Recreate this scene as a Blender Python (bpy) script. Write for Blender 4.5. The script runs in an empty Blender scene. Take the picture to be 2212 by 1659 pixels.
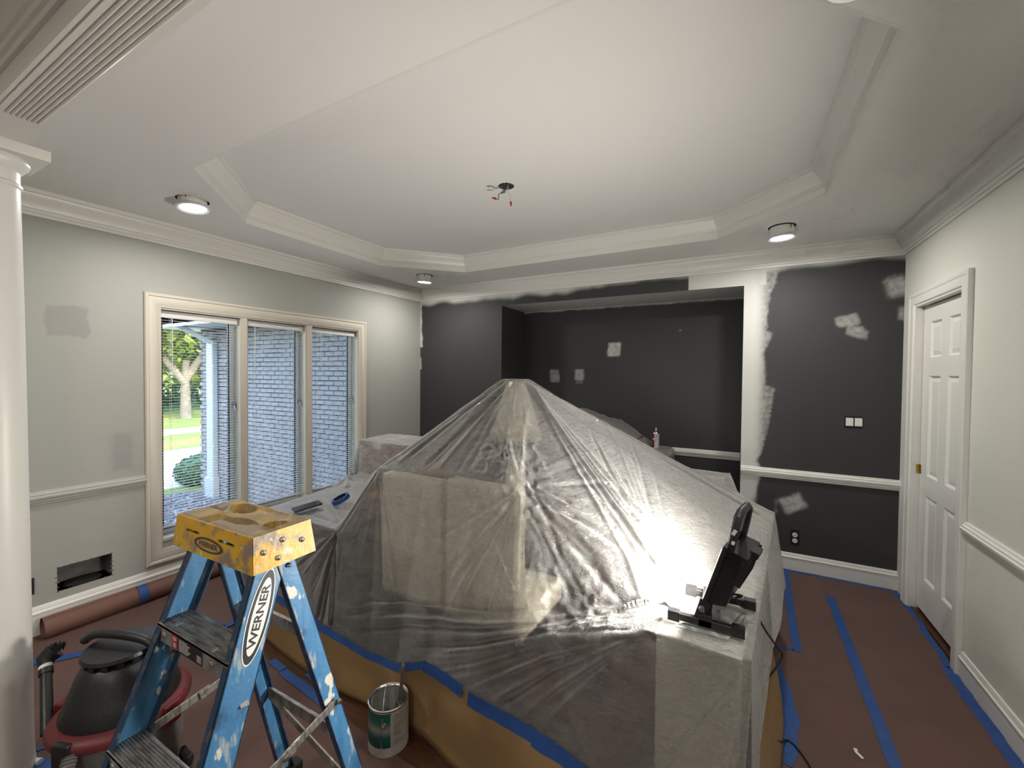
import bpy, math, random
import numpy as np
from mathutils import Vector, Matrix, geometry
random.seed(7); RNG = np.random.default_rng(11)
S = bpy.context.scene; C = S.collection
PI = math.pi

# ------------------------------------------------------------------ camera, sky, sun, exposure
cam = bpy.data.cameras.new('camera'); co = bpy.data.objects.new('camera', cam); C.objects.link(co)
yaw, pitch, roll = [math.radians(a) for a in (-28.34, -1.18, 0.51)]
f = Vector((math.sin(yaw)*math.cos(pitch), math.cos(yaw)*math.cos(pitch), math.sin(pitch)))
r = Vector((math.cos(yaw), -math.sin(yaw), 0)); u = r.cross(f)
r2 = math.cos(roll)*r + math.sin(roll)*u; u2 = -math.sin(roll)*r + math.cos(roll)*u
co.matrix_world = Matrix(((r2.x, u2.x, -f.x, 0), (r2.y, u2.y, -f.y, 0), (r2.z, u2.z, -f.z, 1.56), (0, 0, 0, 1)))
cam.sensor_fit = 'HORIZONTAL'; cam.sensor_width = 36; cam.lens = 36*900.5/2212; cam.clip_start = 0.02; cam.clip_end = 300
S.camera = co

W = bpy.data.worlds.new('sky'); S.world = W; W.use_nodes = True
wn = W.node_tree.nodes; wl = W.node_tree.links
bg = wn['Background']; sk = wn.new('ShaderNodeTexSky'); sk.sky_type = 'NISHITA'; sk.sun_disc = False
sk.sun_elevation = math.radians(42); sk.sun_rotation = math.radians(110); sk.air_density = 1.2
wl.new(sk.outputs[0], bg.inputs[0]); bg.inputs[1].default_value = 1.35
sun = bpy.data.lights.new('sun', 'SUN'); so = bpy.data.objects.new('sun', sun); C.objects.link(so)
sun.energy = 6.5; sun.angle = 0.01; sun.color = (1, .94, .82)
so.rotation_euler = Vector((-.78, -.34, -.62)).to_track_quat('-Z', 'Y').to_euler()
S.view_settings.view_transform = 'Standard'; S.view_settings.look = 'None'
S.view_settings.gamma = 1; S.view_settings.use_curve_mapping = False; S.view_settings.exposure = 0.2
S.cycles.use_denoising = True; S.cycles.use_light_tree = False; S.cycles.caustics_reflective = False; S.cycles.caustics_refractive = False
S.cycles.sample_clamp_indirect = 4; S.cycles.max_bounces = 6; S.cycles.transparent_max_bounces = 12
S.cycles.diffuse_bounces = 3; S.cycles.glossy_bounces = 2; S.cycles.transmission_bounces = 4
S.cycles.use_adaptive_sampling = True; S.cycles.adaptive_threshold = .10; S.cycles.adaptive_min_samples = 12

# ------------------------------------------------------------------ helpers
def V(*a): return Vector(a)
class MB:
    def __init__(s): s.v = []; s.f = []; s.m = []; s.k = 0
    def mat(s, k): s.k = k; return s
    def add(s, vs, fs):
        o = len(s.v); s.v += [Vector(p) for p in vs]
        s.f += [tuple(i+o for i in q) for q in fs]; s.m += [s.k]*len(fs); return s
    def hexa(s, p):  # 4 bottom ccw, 4 top ccw
        return s.add(p, [(3,2,1,0),(4,5,6,7),(0,1,5,4),(1,2,6,5),(2,3,7,6),(3,0,4,7)])
    def box(s, a, b):
        x0,y0,z0 = a; x1,y1,z1 = b
        return s.hexa([(x0,y0,z0),(x1,y0,z0),(x1,y1,z0),(x0,y1,z0),(x0,y0,z1),(x1,y0,z1),(x1,y1,z1),(x0,y1,z1)])
    def obox(s, c, size, M=None):
        c = Vector(c); h = [d/2 for d in size]; M = M or Matrix.Identity(3)
        return s.hexa([c + M@Vector((h[0]*i, h[1]*j, h[2]*k)) for i,j,k in ((-1,-1,-1),(1,-1,-1),(1,1,-1),(-1,1,-1),(-1,-1,1),(1,-1,1),(1,1,1),(-1,1,1))])
    def beam(s, p, q, w, h, up=(0,0,1)):  # square bar p->q, w sideways, h along up
        p = Vector(p); q = Vector(q); d = (q-p).normalized(); sd = d.cross(Vector(up)).normalized(); un = sd.cross(d)
        P = []
        for e in (p, q): P += [e - sd*w/2 - un*h/2, e + sd*w/2 - un*h/2, e + sd*w/2 + un*h/2, e - sd*w/2 + un*h/2]
        return s.add(P, [(3,2,1,0),(4,5,6,7),(0,1,5,4),(1,2,6,5),(2,3,7,6),(3,0,4,7)])
    def tube(s, path, rad, n=10, cap=True):
        P = [Vector(p) for p in path]; R = rad if hasattr(rad, '__len__') else [rad]*len(P)
        o = len(s.v); t0 = (P[1]-P[0]).normalized(); a = t0.orthogonal().normalized()
        for i, p in enumerate(P):
            t = (P[min(i+1, len(P)-1)] - P[max(i-1, 0)]).normalized()
            a = (a - t*a.dot(t)).normalized(); b = t.cross(a)
            s.v += [p + (a*math.cos(2*PI*j/n) + b*math.sin(2*PI*j/n))*R[i] for j in range(n)]
        fs = [(o+i*n+j, o+i*n+(j+1)%n, o+(i+1)*n+(j+1)%n, o+(i+1)*n+j) for i in range(len(P)-1) for j in range(n)]
        if cap: fs += [tuple(o+j for j in reversed(range(n))), tuple(o+(len(P)-1)*n+j for j in range(n))]
        s.f += fs; s.m += [s.k]*len(fs); return s
    def lathe(s, prof, c, n=24, M=None, sq=None):
        c = Vector(c); M = M or Matrix.Identity(3); o = len(s.v)
        for rr, z in prof:
            for j in range(n):
                a = 2*PI*j/n; s.v.append(c + M@Vector((rr*math.cos(a)*(sq or 1), rr*math.sin(a), z)))
        fs = [(o+i*n+j, o+i*n+(j+1)%n, o+(i+1)*n+(j+1)%n, o+(i+1)*n+j) for i in range(len(prof)-1) for j in range(n)]
        if prof[0][0] > 0: fs.append(tuple(o+j for j in reversed(range(n))))
        if prof[-1][0] > 0: fs.append(tuple(o+(len(prof)-1)*n+j for j in range(n)))
        s.f += fs; s.m += [s.k]*len(fs); return s
    def open_lathe(s, prof, c, n=24, M=None):
        c = Vector(c); M = M or Matrix.Identity(3); o = len(s.v)
        for rr, z in prof:
            for j in range(n):
                a = 2*PI*j/n; s.v.append(c + M@Vector((rr*math.cos(a), rr*math.sin(a), z)))
        fs = [(o+i*n+j, o+i*n+(j+1)%n, o+(i+1)*n+(j+1)%n, o+(i+1)*n+j) for i in range(len(prof)-1) for j in range(n)]
        s.f += fs; s.m += [s.k]*len(fs); return s
    def prism(s, poly, fn, h0, h1):  # poly of 2d points, fn(a,b,h)->3d
        n = len(poly); P = [fn(a, b, h0) for a, b in poly] + [fn(a, b, h1) for a, b in poly]
        return s.add(P, [tuple(reversed(range(n))), tuple(range(n, 2*n))] + [(i, (i+1)%n, n+(i+1)%n, n+i) for i in range(n)])
    def sweep(s, path, prof, closed=False, M=None, side=1):  # path 2d, prof (d,h) closed polygon; d to the right (side=1) of travel
        n = len(path); m = len(prof); P = [Vector(p).to_2d() for p in path]; M = M or Matrix.Identity(4); o = len(s.v)
        for i in range(n):
            dirs = []
            if closed or i > 0: dirs.append((P[i]-P[i-1]).normalized())
            if closed or i < n-1: dirs.append((P[(i+1)%n]-P[i]).normalized())
            ns = [Vector((d.y, -d.x))*side for d in dirs]
            nb = (ns[0]+ns[-1]).normalized(); k = 1/max(.3, nb.dot(ns[0]))
            for d, h in prof: s.v.append(M @ Vector((P[i].x+nb.x*d*k, P[i].y+nb.y*d*k, h)))
        fs = []
        for i in range(n if closed else n-1):
            a = o+i*m; b = o+((i+1)%n)*m
            for j in range(m): fs.append((a+j, a+(j+1)%m, b+(j+1)%m, b+j))
        if not closed: fs += [tuple(o+j for j in range(m)), tuple(o+(n-1)*m+j for j in reversed(range(m)))]
        s.f += fs; s.m += [s.k]*len(fs); return s
    def grid(s, fn, nu, nv):
        o = len(s.v); s.v += [Vector(fn(i/nu, j/nv)) for i in range(nu+1) for j in range(nv+1)]
        fs = [(o+i*(nv+1)+j, o+(i+1)*(nv+1)+j, o+(i+1)*(nv+1)+j+1, o+i*(nv+1)+j+1) for i in range(nu) for j in range(nv)]
        s.f += fs; s.m += [s.k]*len(fs); return s
    def xf(s, M): s.v = [M @ p for p in s.v]; return s
    def build(s, name, mats, parent=None, smooth=None, bevel=None, flip=False, solid=None):
        mats = mats if isinstance(mats, (list, tuple)) else [mats]
        if parent is None:
            xs = [p.x for p in s.v]; ys = [p.y for p in s.v]; zs = [p.z for p in s.v]
            off = Vector(((min(xs)+max(xs))/2, (min(ys)+max(ys))/2, min(zs)))
        else:
            rt = parent
            while rt.parent: rt = rt.parent
            off = rt.location
        me = bpy.data.meshes.new(name); me.from_pydata([p-off for p in s.v], [], s.f); me.update()
        if flip: me.flip_normals()
        for mm in mats: me.materials.append(mm)
        me.polygons.foreach_set('material_index', s.m)
        if smooth is not None:
            me.polygons.foreach_set('use_smooth', [True]*len(me.polygons)); me.set_sharp_from_angle(angle=math.radians(smooth))
        ob = bpy.data.objects.new(name, me); C.objects.link(ob)
        if parent is None: ob.location = off
        else: ob.parent = parent
        if bevel:
            b = ob.modifiers.new('bevel', 'BEVEL'); b.width = bevel; b.segments = 2; b.limit_method = 'ANGLE'; b.angle_limit = .6
        if solid:
            b = ob.modifiers.new('solid', 'SOLIDIFY'); b.thickness = solid; b.offset = 0
        return ob
def tag(o, label=None, cat=None, group=None, kind=None):
    if label: o['label'] = label
    if cat: o['category'] = cat
    if group: o['group'] = group
    if kind: o['kind'] = kind
    return o
def thing(name, label, cat, loc, group=None):
    o = bpy.data.objects.new(name, None); C.objects.link(o); o.location = loc; o.empty_display_size = .1
    return tag(o, label, cat, group)
def struct(o): o['kind'] = 'structure'; return o

def mat(name, col, rough=.6, metal=0, bump=None, var=None, spec=.5, coat=0):
    m = bpy.data.materials.new(name); m.use_nodes = True; nt = m.node_tree; b = nt.nodes['Principled BSDF']
    b.inputs['Base Color'].default_value = (*col, 1); b.inputs['Roughness'].default_value = rough
    b.inputs['Metallic'].default_value = metal; b.inputs['Specular IOR Level'].default_value = spec
    b.inputs['Coat Weight'].default_value = coat
    if bump or var: tc = nt.nodes.new('ShaderNodeTexCoord')
    if bump:
        n = nt.nodes.new('ShaderNodeTexNoise'); n.inputs['Scale'].default_value = bump[0]; n.inputs['Detail'].default_value = 4
        bp = nt.nodes.new('ShaderNodeBump'); bp.inputs['Strength'].default_value = bump[1]; bp.inputs['Distance'].default_value = bump[2] if len(bump) > 2 else .01
        nt.links.new(tc.outputs['Object'], n.inputs['Vector']); nt.links.new(n.outputs[0], bp.inputs['Height']); nt.links.new(bp.outputs[0], b.inputs['Normal'])
    if var:  # (scale, colour2, lo, hi [,stretch])
        n = nt.nodes.new('ShaderNodeTexNoise'); n.inputs['Scale'].default_value = var[0]; n.inputs['Detail'].default_value = 6
        rp = nt.nodes.new('ShaderNodeValToRGB'); rp.color_ramp.elements[0].position = var[2]; rp.color_ramp.elements[1].position = var[3]
        rp.color_ramp.elements[0].color = (*col, 1); rp.color_ramp.elements[1].color = (*var[1], 1)
        src = tc.outputs['Object']
        if len(var) > 4:
            mp = nt.nodes.new('ShaderNodeMapping'); mp.inputs['Scale'].default_value = var[4]; nt.links.new(src, mp.inputs[0]); src = mp.outputs[0]
        nt.links.new(src, n.inputs['Vector']); nt.links.new(n.outputs[0], rp.inputs[0]); nt.links.new(rp.outputs[0], b.inputs['Base Color'])
    return m
def emit(name, col, st):
    m = bpy.data.materials.new(name); m.use_nodes = True; nt = m.node_tree; nt.nodes.clear()
    e = nt.nodes.new('ShaderNodeEmission'); e.inputs[0].default_value = (*col, 1); e.inputs[1].default_value = st
    o = nt.nodes.new('ShaderNodeOutputMaterial'); nt.links.new(e.outputs[0], o.inputs[0]); m.cycles.emission_sampling = 'NONE'; return m
def layer_spots(m, col, scale, lo, hi, stretch=(1,1,1)):  # extra spatter colour over a material
    nt = m.node_tree; b = nt.nodes['Principled BSDF']; inp = b.inputs['Base Color']
    mx = nt.nodes.new('ShaderNodeMix'); mx.data_type = 'RGBA'
    if inp.links: nt.links.new(inp.links[0].from_socket, mx.inputs[6])
    else: mx.inputs[6].default_value = inp.default_value
    mx.inputs[7].default_value = (*col, 1)
    tc = nt.nodes.new('ShaderNodeTexCoord'); mp = nt.nodes.new('ShaderNodeMapping'); mp.inputs['Scale'].default_value = stretch
    mp.inputs['Location'].default_value = (scale*.13, .7, scale*.05)
    n = nt.nodes.new('ShaderNodeTexNoise'); n.inputs['Scale'].default_value = scale; n.inputs['Detail'].default_value = 5
    rp = nt.nodes.new('ShaderNodeMapRange'); rp.inputs[1].default_value = lo; rp.inputs[2].default_value = hi
    nt.links.new(tc.outputs['Object'], mp.inputs[0]); nt.links.new(mp.outputs[0], n.inputs['Vector'])
    nt.links.new(n.outputs[0], rp.inputs[0]); nt.links.new(rp.outputs[0], mx.inputs[0]); nt.links.new(mx.outputs[2], inp); return m
def glass(name, fac=.08):
    m = bpy.data.materials.new(name); m.use_nodes = True; nt = m.node_tree; nt.nodes.clear()
    t = nt.nodes.new('ShaderNodeBsdfTransparent'); t.inputs[0].default_value = (.95,.97,.97,1)
    g = nt.nodes.new('ShaderNodeBsdfGlossy'); g.inputs['Roughness'].default_value = .02
    fr = nt.nodes.new('ShaderNodeFresnel'); fr.inputs[0].default_value = 1.45
    ml = nt.nodes.new('ShaderNodeMath'); ml.operation = 'MULTIPLY'; ml.inputs[1].default_value = fac/.08*.6
    mx = nt.nodes.new('ShaderNodeMixShader'); o = nt.nodes.new('ShaderNodeOutputMaterial')
    nt.links.new(fr.outputs[0], ml.inputs[0]); nt.links.new(ml.outputs[0], mx.inputs[0])
    nt.links.new(t.outputs[0], mx.inputs[1]); nt.links.new(g.outputs[0], mx.inputs[2]); nt.links.new(mx.outputs[0], o.inputs[0]); return m

def vnoise(p, scale, seed=0):  # value noise in numpy, p (N,2 or 3)
    q = np.asarray(p)*scale; i = np.floor(q).astype(np.int64); fr = q-i; fr = fr*fr*(3-2*fr); out = 0
    D = q.shape[1]
    for c in range(1 << D):
        w = 1; h = np.full(len(q), seed*374761393, dtype=np.int64)
        for d in range(D):
            b = (c >> d) & 1; w = w*(fr[:, d] if b else 1-fr[:, d]); h = h ^ ((i[:, d]+b)*[73856093, 19349663, 83492791][d])
        h = (h ^ (h >> 13))*1274126177 & 0x7fffffff
        h = (h ^ (h >> 15)) & 0xffff
        out = out + w*(h/65535.)
    return out
def fbm(p, s, seed=0, o=4): return sum(vnoise(p, s*2**k, seed+k)*.5**(k+1) for k in range(o))/(1-.5**o)
def sstep(a, b, x): t = np.clip((x-a)/(b-a), 0, 1); return t*t*(3-2*t)

# left wall frame: (u from back corner toward the camera, v into the room, z)
TH = math.radians(2.42)
LM = Matrix(((-math.sin(TH), math.cos(TH), 0, -3.482), (-math.cos(TH), -math.sin(TH), 0, 4.04), (0,0,1,0), (0,0,0,1)))
LZ = math.atan2(-math.cos(TH), -math.sin(TH))
XR, YB, H, YN, HU = 1.065, 4.04, 2.60, 4.60, 2.75
NX0, NX1, NZ = -2.315, .04, 2.335
YEND = -3.2

# ------------------------------------------------------------------ materials
M = {}
M['ceil'] = mat('ceiling_paint', (.79,.785,.765), .75, bump=(90, .04), spec=.3)
M['wall'] = mat('pale_wall_paint', (.70,.705,.64), .6, bump=(120, .05), spec=.35)
M['trim'] = mat('white_gloss_trim', (.76,.75,.71), .38)
M['niche'] = mat('niche_soffit_paint', (.55,.55,.53), .7)
M['red'] = mat('red_rosin_paper', (.118,.064,.054), .85, bump=(14, .25, .01), var=(5, (.098,.054,.046), .35, .75))
M['wood'] = mat('dark_hardwood', (.055,.024,.013), .35, var=(9, (.10,.042,.02), .35, .7, (1,8,1)))
M['tape'] = mat('blue_masking_tape', (.012,.055,.22), .6, bump=(200, .15), var=(25, (.02,.08,.27), .3, .75))
M['brown'] = mat('brown_masking_paper', (.36,.225,.098), .7, bump=(5, .3, .02), var=(3, (.29,.18,.08), .3, .7))
M['black'] = mat('black_plastic', (.012,.012,.013), .42, bump=(80, .1))
M['blackmetal'] = mat('black_painted_metal', (.014,.014,.015), .35)
M['white'] = mat('white_plastic', (.75,.74,.72), .4)
M['grey'] = mat('grey_metal', (.42,.43,.44), .35, 1)
M['steel'] = mat('bright_steel', (.62,.62,.60), .25, 1)
M['brass'] = mat('brass', (.55,.38,.10), .3, 1)
M['dark'] = mat('dark_void', (.01,.01,.01), .9)
M['glass'] = glass('window_glass')
M['cream'] = mat('cream_upholstery', (.88,.80,.64), .8, bump=(160, .2))
M['cream2'] = mat('cream_paint', (.82,.78,.68), .5)
M['darkwood'] = mat('dark_stained_wood', (.035,.016,.012), .4, var=(6, (.06,.024,.018), .3, .7, (1,1,6)))
M['cardboard'] = mat('cardboard', (.40,.20,.085), .8, bump=(30, .1))

# dark feature wall with painted-over patches: a baked paint mask per vertex
def patch_mat(name, dark, white):
    m = bpy.data.materials.new(name); m.use_nodes = True; nt = m.node_tree; b = nt.nodes['Principled BSDF']
    a = nt.nodes.new('ShaderNodeAttribute'); a.attribute_name = 'paint'
    mx = nt.nodes.new('ShaderNodeMix'); mx.data_type = 'RGBA'; mx.inputs[6].default_value = (*dark,1); mx.inputs[7].default_value = (*white,1)
    nt.links.new(a.outputs['Fac'], mx.inputs[0]); nt.links.new(mx.outputs[2], b.inputs['Base Color']); b.inputs['Roughness'].default_value = .62
    b.inputs['Specular IOR Level'].default_value = .35
    n = nt.nodes.new('ShaderNodeTexNoise'); n.inputs['Scale'].default_value = 110; bp = nt.nodes.new('ShaderNodeBump'); bp.inputs['Strength'].default_value = .06; bp.inputs['Distance'].default_value = .01
    nt.links.new(n.outputs[0], bp.inputs['Height']); nt.links.new(bp.outputs[0], b.inputs['Normal']); return m
M['feature'] = patch_mat('charcoal_wall_paint_with_primer', (.044,.044,.046), (.60,.60,.575))

# ------------------------------------------------------------------ structure
def flat(name, loops, z, m, up=False):
    mb = MB(); L = [[Vector((x, y, 0)) for x, y in lp] for lp in loops]
    tris = geometry.tessellate_polygon(L); pts = [p for lp in L for p in lp]
    mb.add([(p.x, p.y, z) for p in pts], [tuple(t) for t in tris])
    me_up = (pts[tris[0][1]]-pts[tris[0][0]]).cross(pts[tris[0][2]]-pts[tris[0][0]]).z > 0
    return mb, (me_up != up)
OCT = [(-3.03,1.68),(-3.03,2.94),(-2.45,3.52),(-.14,3.52),(.43,2.92),(.43,1.66),(-.14,1.10),(-2.46,1.10)]
LIGHTS = [(-2.914,1.316),(-2.902,3.427),(.254,3.426),(.254,1.30)]
def circ(c, rr, n=28): return [(c[0]+rr*math.cos(2*PI*i/n), c[1]+rr*math.sin(2*PI*i/n)) for i in range(n)]
lx = lambda y: -3.482 - (4.04-y)*math.tan(TH)
floor_mb = MB().box((-4.2,YEND-.1,-.12),(1.3,4.75,0))
struct(floor_mb.build('floor', M['wood']))
mb, fl = flat('c', [[(lx(YEND),YEND),(XR,YEND),(XR,YB),(-3.482,YB)], OCT] + [circ(c, .084) for c in LIGHTS], H, M['ceil'])
ceil = struct(mb.build('ceiling', M['ceil'], flip=fl))
mb, fl = flat('u', [[(x*1.0, y) for x, y in OCT], circ((-1.30,2.31), .05)], HU, M['ceil'])
o = mb.build('tray_ceiling', M['ceil'], parent=None, flip=fl); o.parent = ceil; o.location = o.location - ceil.location
mb = MB()
for i in range(8):
    a = OCT[i]; b = OCT[(i+1)%8]; mb.add([(*a,H),(*b,H),(*b,HU),(*a,HU)], [(0,1,2,3)])
o = mb.build('tray_riser', M['trim']); o.parent = ceil; o.location = o.location - ceil.location
CROWN = [(0,-.138),(.010,-.138),(.012,-.122),(.020,-.119),(.022,-.104),(.030,-.099),(.034,-.088),(.047,-.062),(.064,-.044),(.070,-.032),(.073,-.024),(.086,-.021),(.089,-.008),(.089,0),(0,0)]
TRAY = [(0,-.0004),(.012,-.0004),(.012,.040),(.022,.043),(.022,.052),(.030,.055),(.032,.066),(.046,.090),(.064,.112),(.070,.122),(.073,.129),(.086,.132),(.089,.143),(.089,.15),(0,.15)]
struct(MB().sweep(OCT, [(d,H+z) for d,z in TRAY], True).build('trim_1', M['trim'], smooth=25))
struct(MB().sweep([(lx(.52),.52),(-3.482,YB),(XR,YB),(XR,.52)], [(d,H+z) for d,z in CROWN]).build('trim_2', M['trim'], smooth=25))

# back wall with niche: dense grids carrying the paint mask
def paint_front(X, Z):
    n1 = fbm(np.stack([X,Z],1), 9, 3); n2 = fbm(np.stack([X*1.0,Z],1), 60, 9, 3); j = (n1-.5)
    P = np.zeros(len(X))
    def ad(m): np.maximum(P, m, out=P)
    # soft sprayed strip under the crown
    edge = np.where(X < -2.2, 2.425, np.where(X < -1.75, 2.405, np.where(X < -.40, 2.455, np.where(X < .04, 2.0, 2.445))))
    edge = np.where((X > -2.2) & (X < -1.3), 2.415 + .03*sstep(-1.6,-1.3,X), edge)
    js = fbm(np.stack([X,Z*.4],1), 4.5, 21, 2)-.5; ad(sstep(-.034, .034, Z - (edge + js*.075)))
    # edge by the left corner
    ad(sstep(.012,-.012, X+3.46 + j*.05)*(Z > 1.9)*1.0); ad(sstep(.012,-.012, X+3.47+j*.04)*(Z > 1.62)*(Z < 1.78)*.8)
    # primed strip right of the niche, ragged brush edge
    e = np.interp(Z, [.60,.75,.80,.86,1.0,1.25,1.47,1.50,1.75,1.93,1.95,2.1,2.3,2.42], [.16,.19,.19,.16,.21,.26,.285,.215,.20,.245,.215,.225,.25,.29])
    k = sstep(.02,-.02, X - (e + j*.03)) * (X > -.05) * (.62 + .38*sstep(.10, .02, X-.12))
    k = np.clip(k - .55*sstep(.10,.24,X)*n2*(X>.12), 0, 1)
    ad(k*(Z > .0)*(1 - (Z < .78)*sstep(.12,.20, X + j*.06 - .09*sstep(.5,.75,Z)) ))
    # above niche fully primed to the right
    ad(sstep(-.02,.03, X+.40-(Z-2.36)*.5+j*.12)*((X < .2) & (Z > 2.33))*.95)
    def patch(x0, z0, w, h, rot, op, soft=.012):
        c, s = math.cos(rot), math.sin(rot); a = (X-x0)*c + (Z-z0)*s; b = -(X-x0)*s + (Z-z0)*c
        m = sstep(soft,-soft, np.abs(a)-w/2 + j*.05)*sstep(soft,-soft, np.abs(b)-h/2 + j*.05); return m*op*(.75+.5*(n2-.5)*1.6)
    ad(patch(.735,2.00,.13,.085,.25,.55)); ad(patch(.80,1.91,.15,.075,-.35,.48)); ad(patch(.80,1.93,.06,.04,0,.7))
    ad(patch(1.02,2.24,.10,.13,.2,.75,.03)); ad(patch(1.05,2.04,.03,.09,0,.5))
    ad(patch(.42,.545,.155,.115,.55,.85,.02)); ad(patch(.30,.50,.0,.1,0,.4))
    return np.clip(P, 0, 1)
def paint_niche(X, Z):
    n1 = fbm(np.stack([X,Z],1), 11, 5); n2 = fbm(np.stack([X,Z],1), 50, 2, 3); j = n1-.5; P = np.zeros(len(X))
    def patch(x0, z0, w, h, op): return sstep(.010,-.010, np.abs(X-x0)-w/2+j*.03)*sstep(.010,-.010, np.abs(Z-z0)-h/2+j*.03)*op*(.8+.5*(n2-.5)*1.6)
    for a in ((-1.20,1.86,.13,.145,.85),(-1.905,1.56,.105,.145,.62),(-1.60,1.575,.105,.125,.62),(-1.60,1.49,.085,.05,.22),(-.52,2.04,.012,.012,.4)): P = np.maximum(P, patch(*a))
    P = np.maximum(P, sstep(-.01,.01, Z-(2.325+j*.02))*.8)
    return P
def wall_grid(mb, x0, x1, z0, z1, y, step=.011):
    nx = max(1, int((x1-x0)/step)); nz = max(1, int((z1-z0)/step))
    mb.grid(lambda a, b: (x0+(x1-x0)*a, y, z0+(z1-z0)*b), nx, nz)
def bake(ob, fn):
    me = ob.data; n = len(me.vertices); P = np.zeros(n*3); me.vertices.foreach_get('co', P); P = P.reshape(-1,3) + np.array(ob.location)
    at = me.attributes.new('paint', 'FLOAT', 'POINT'); at.data.foreach_set('value', fn(P[:,0], P[:,2]).astype(np.float32))
mb = MB()
wall_grid(mb, -3.482, NX0, 0, H, YB); wall_grid(mb, NX0, NX1, NZ, H, YB); wall_grid(mb, NX1, XR, 0, H, YB)
wb = struct(mb.build('wall_back', M['feature'])); bake(wb, paint_front)
mb = MB(); wall_grid(mb, NX0, NX1, 0, NZ, YN, .014)
nb = mb.build('niche_back', M['feature']); bake(nb, paint_niche); nb.parent = wb; nb.location = nb.location - wb.location
mb = MB(); mb.add([(NX0,YB,0),(NX0,YN,0),(NX0,YN,NZ),(NX0,YB,NZ)], [(0,1,2,3)]); mb.add([(NX1,YB,0),(NX1,YN,0),(NX1,YN,NZ),(NX1,YB,NZ)], [(3,2,1,0)])
mb.mat(1).add([(NX0,YB,NZ),(NX1,YB,NZ),(NX1,YN,NZ),(NX0,YN,NZ)], [(0,3,2,1)])
o = mb.build('niche_reveal', [mat('charcoal_wall_paint', (.047,.047,.049), .62), M['niche']]); o.parent = wb; o.location = o.location - wb.location

# right wall with door opening
DY0, DY1, DZ, DX = 3.115, 3.775, 2.045, XR+.032
mb = MB(); T = .14
mb.box((XR,YEND,0),(XR+T,DY0,H)); mb.box((XR,DY1,0),(XR+T,YB+.2,H)); mb.box((XR,DY0,DZ),(XR+T,DY1,H))
struct(mb.build('wall_right', M['wall']))
struct(MB().box((lx(YEND)-.3,YEND-.1,0),(XR+.14,YEND,H)).build('wall_front', M['wall']))
# left wall with window and vent openings (local frame)
mat_left = mat('pale_wall_paint_with_patches_and_band', (.39,.395,.362), .6, bump=(120,.05), spec=.35)
nt = mat_left.node_tree; tc = nt.nodes.new('ShaderNodeTexCoord'); sx = nt.nodes.new('ShaderNodeSeparateXYZ')
nz_ = nt.nodes.new('ShaderNodeTexNoise'); nz_.inputs['Scale'].default_value = 14
ad_ = nt.nodes.new('ShaderNodeVectorMath'); ad_.operation = 'MULTIPLY_ADD'; ad_.inputs[1].default_value = (.05,.05,.05)
geo = nt.nodes.new('ShaderNodeNewGeometry')
nt.links.new(geo.outputs['Position'], nz_.inputs['Vector']); nt.links.new(nz_.outputs['Color'], ad_.inputs[0]); nt.links.new(geo.outputs['Position'], ad_.inputs[2]); nt.links.new(ad_.outputs[0], sx.inputs[0])
prev = None
def bx_mask(y0,y1,z0,z1,soft):
    fac = None
    for sock, a, b in ((sx.outputs[1],y0,y1),(sx.outputs[2],z0,z1)):
        for e, sg in ((a,1),(b,-1)):
            mr = nt.nodes.new('ShaderNodeMapRange'); mr.inputs[1].default_value = e-soft*sg; mr.inputs[2].default_value = e+soft*sg
            nt.links.new(sock, mr.inputs[0])
            if fac is None: fac = mr.outputs[0]
            else:
                ml = nt.nodes.new('ShaderNodeMath'); ml.operation = 'MULTIPLY'; nt.links.new(fac, ml.inputs[0]); nt.links.new(mr.outputs[0], ml.inputs[1]); fac = ml.outputs[0]
    return fac
cur = None
for y0,y1,z0,z1,soft,op,colr in ((.895,1.075,1.80,1.985,.008,.9,(.31,.30,.285)),(1.18,1.285,.93,1.18,.02,.55,(.29,.285,.28)),(.3,1.02,.2,2.4,.05,.25,(.31,.32,.295))):  # two grey patches, then a tall faint darker band beside the column
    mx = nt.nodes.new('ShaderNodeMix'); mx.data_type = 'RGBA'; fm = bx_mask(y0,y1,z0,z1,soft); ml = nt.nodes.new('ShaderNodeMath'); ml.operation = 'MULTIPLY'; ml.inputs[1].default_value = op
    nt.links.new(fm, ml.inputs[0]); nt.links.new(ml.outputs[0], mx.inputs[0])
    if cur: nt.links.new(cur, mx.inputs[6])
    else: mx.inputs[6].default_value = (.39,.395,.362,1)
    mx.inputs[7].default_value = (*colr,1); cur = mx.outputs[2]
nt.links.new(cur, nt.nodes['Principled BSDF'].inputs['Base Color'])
WU0, WU1, WZ0, WZ1 = .93, 2.635, .35, 2.022
VU0, VU1, VZ0, VZ1 = 2.893, 3.142, .220, .367
UE = (4.04-YEND)/math.cos(TH)
def lwall(mb, u0, u1, z0, z1, v0=-.16, v1=0): mb.box((u0,v0,z0),(u1,v1,z1))
mb = MB()
lwall(mb, -.3, WU0, 0, H); lwall(mb, WU0, WU1, 0, WZ0); lwall(mb, WU0, WU1, WZ1, H)
lwall(mb, WU1, VU0, 0, H); lwall(mb, VU0, VU1, 0, VZ0); lwall(mb, VU0, VU1, VZ1, H); lwall(mb, VU1, UE, 0, H)
struct(mb.xf(LM).build('wall_left', mat_left))
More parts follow.
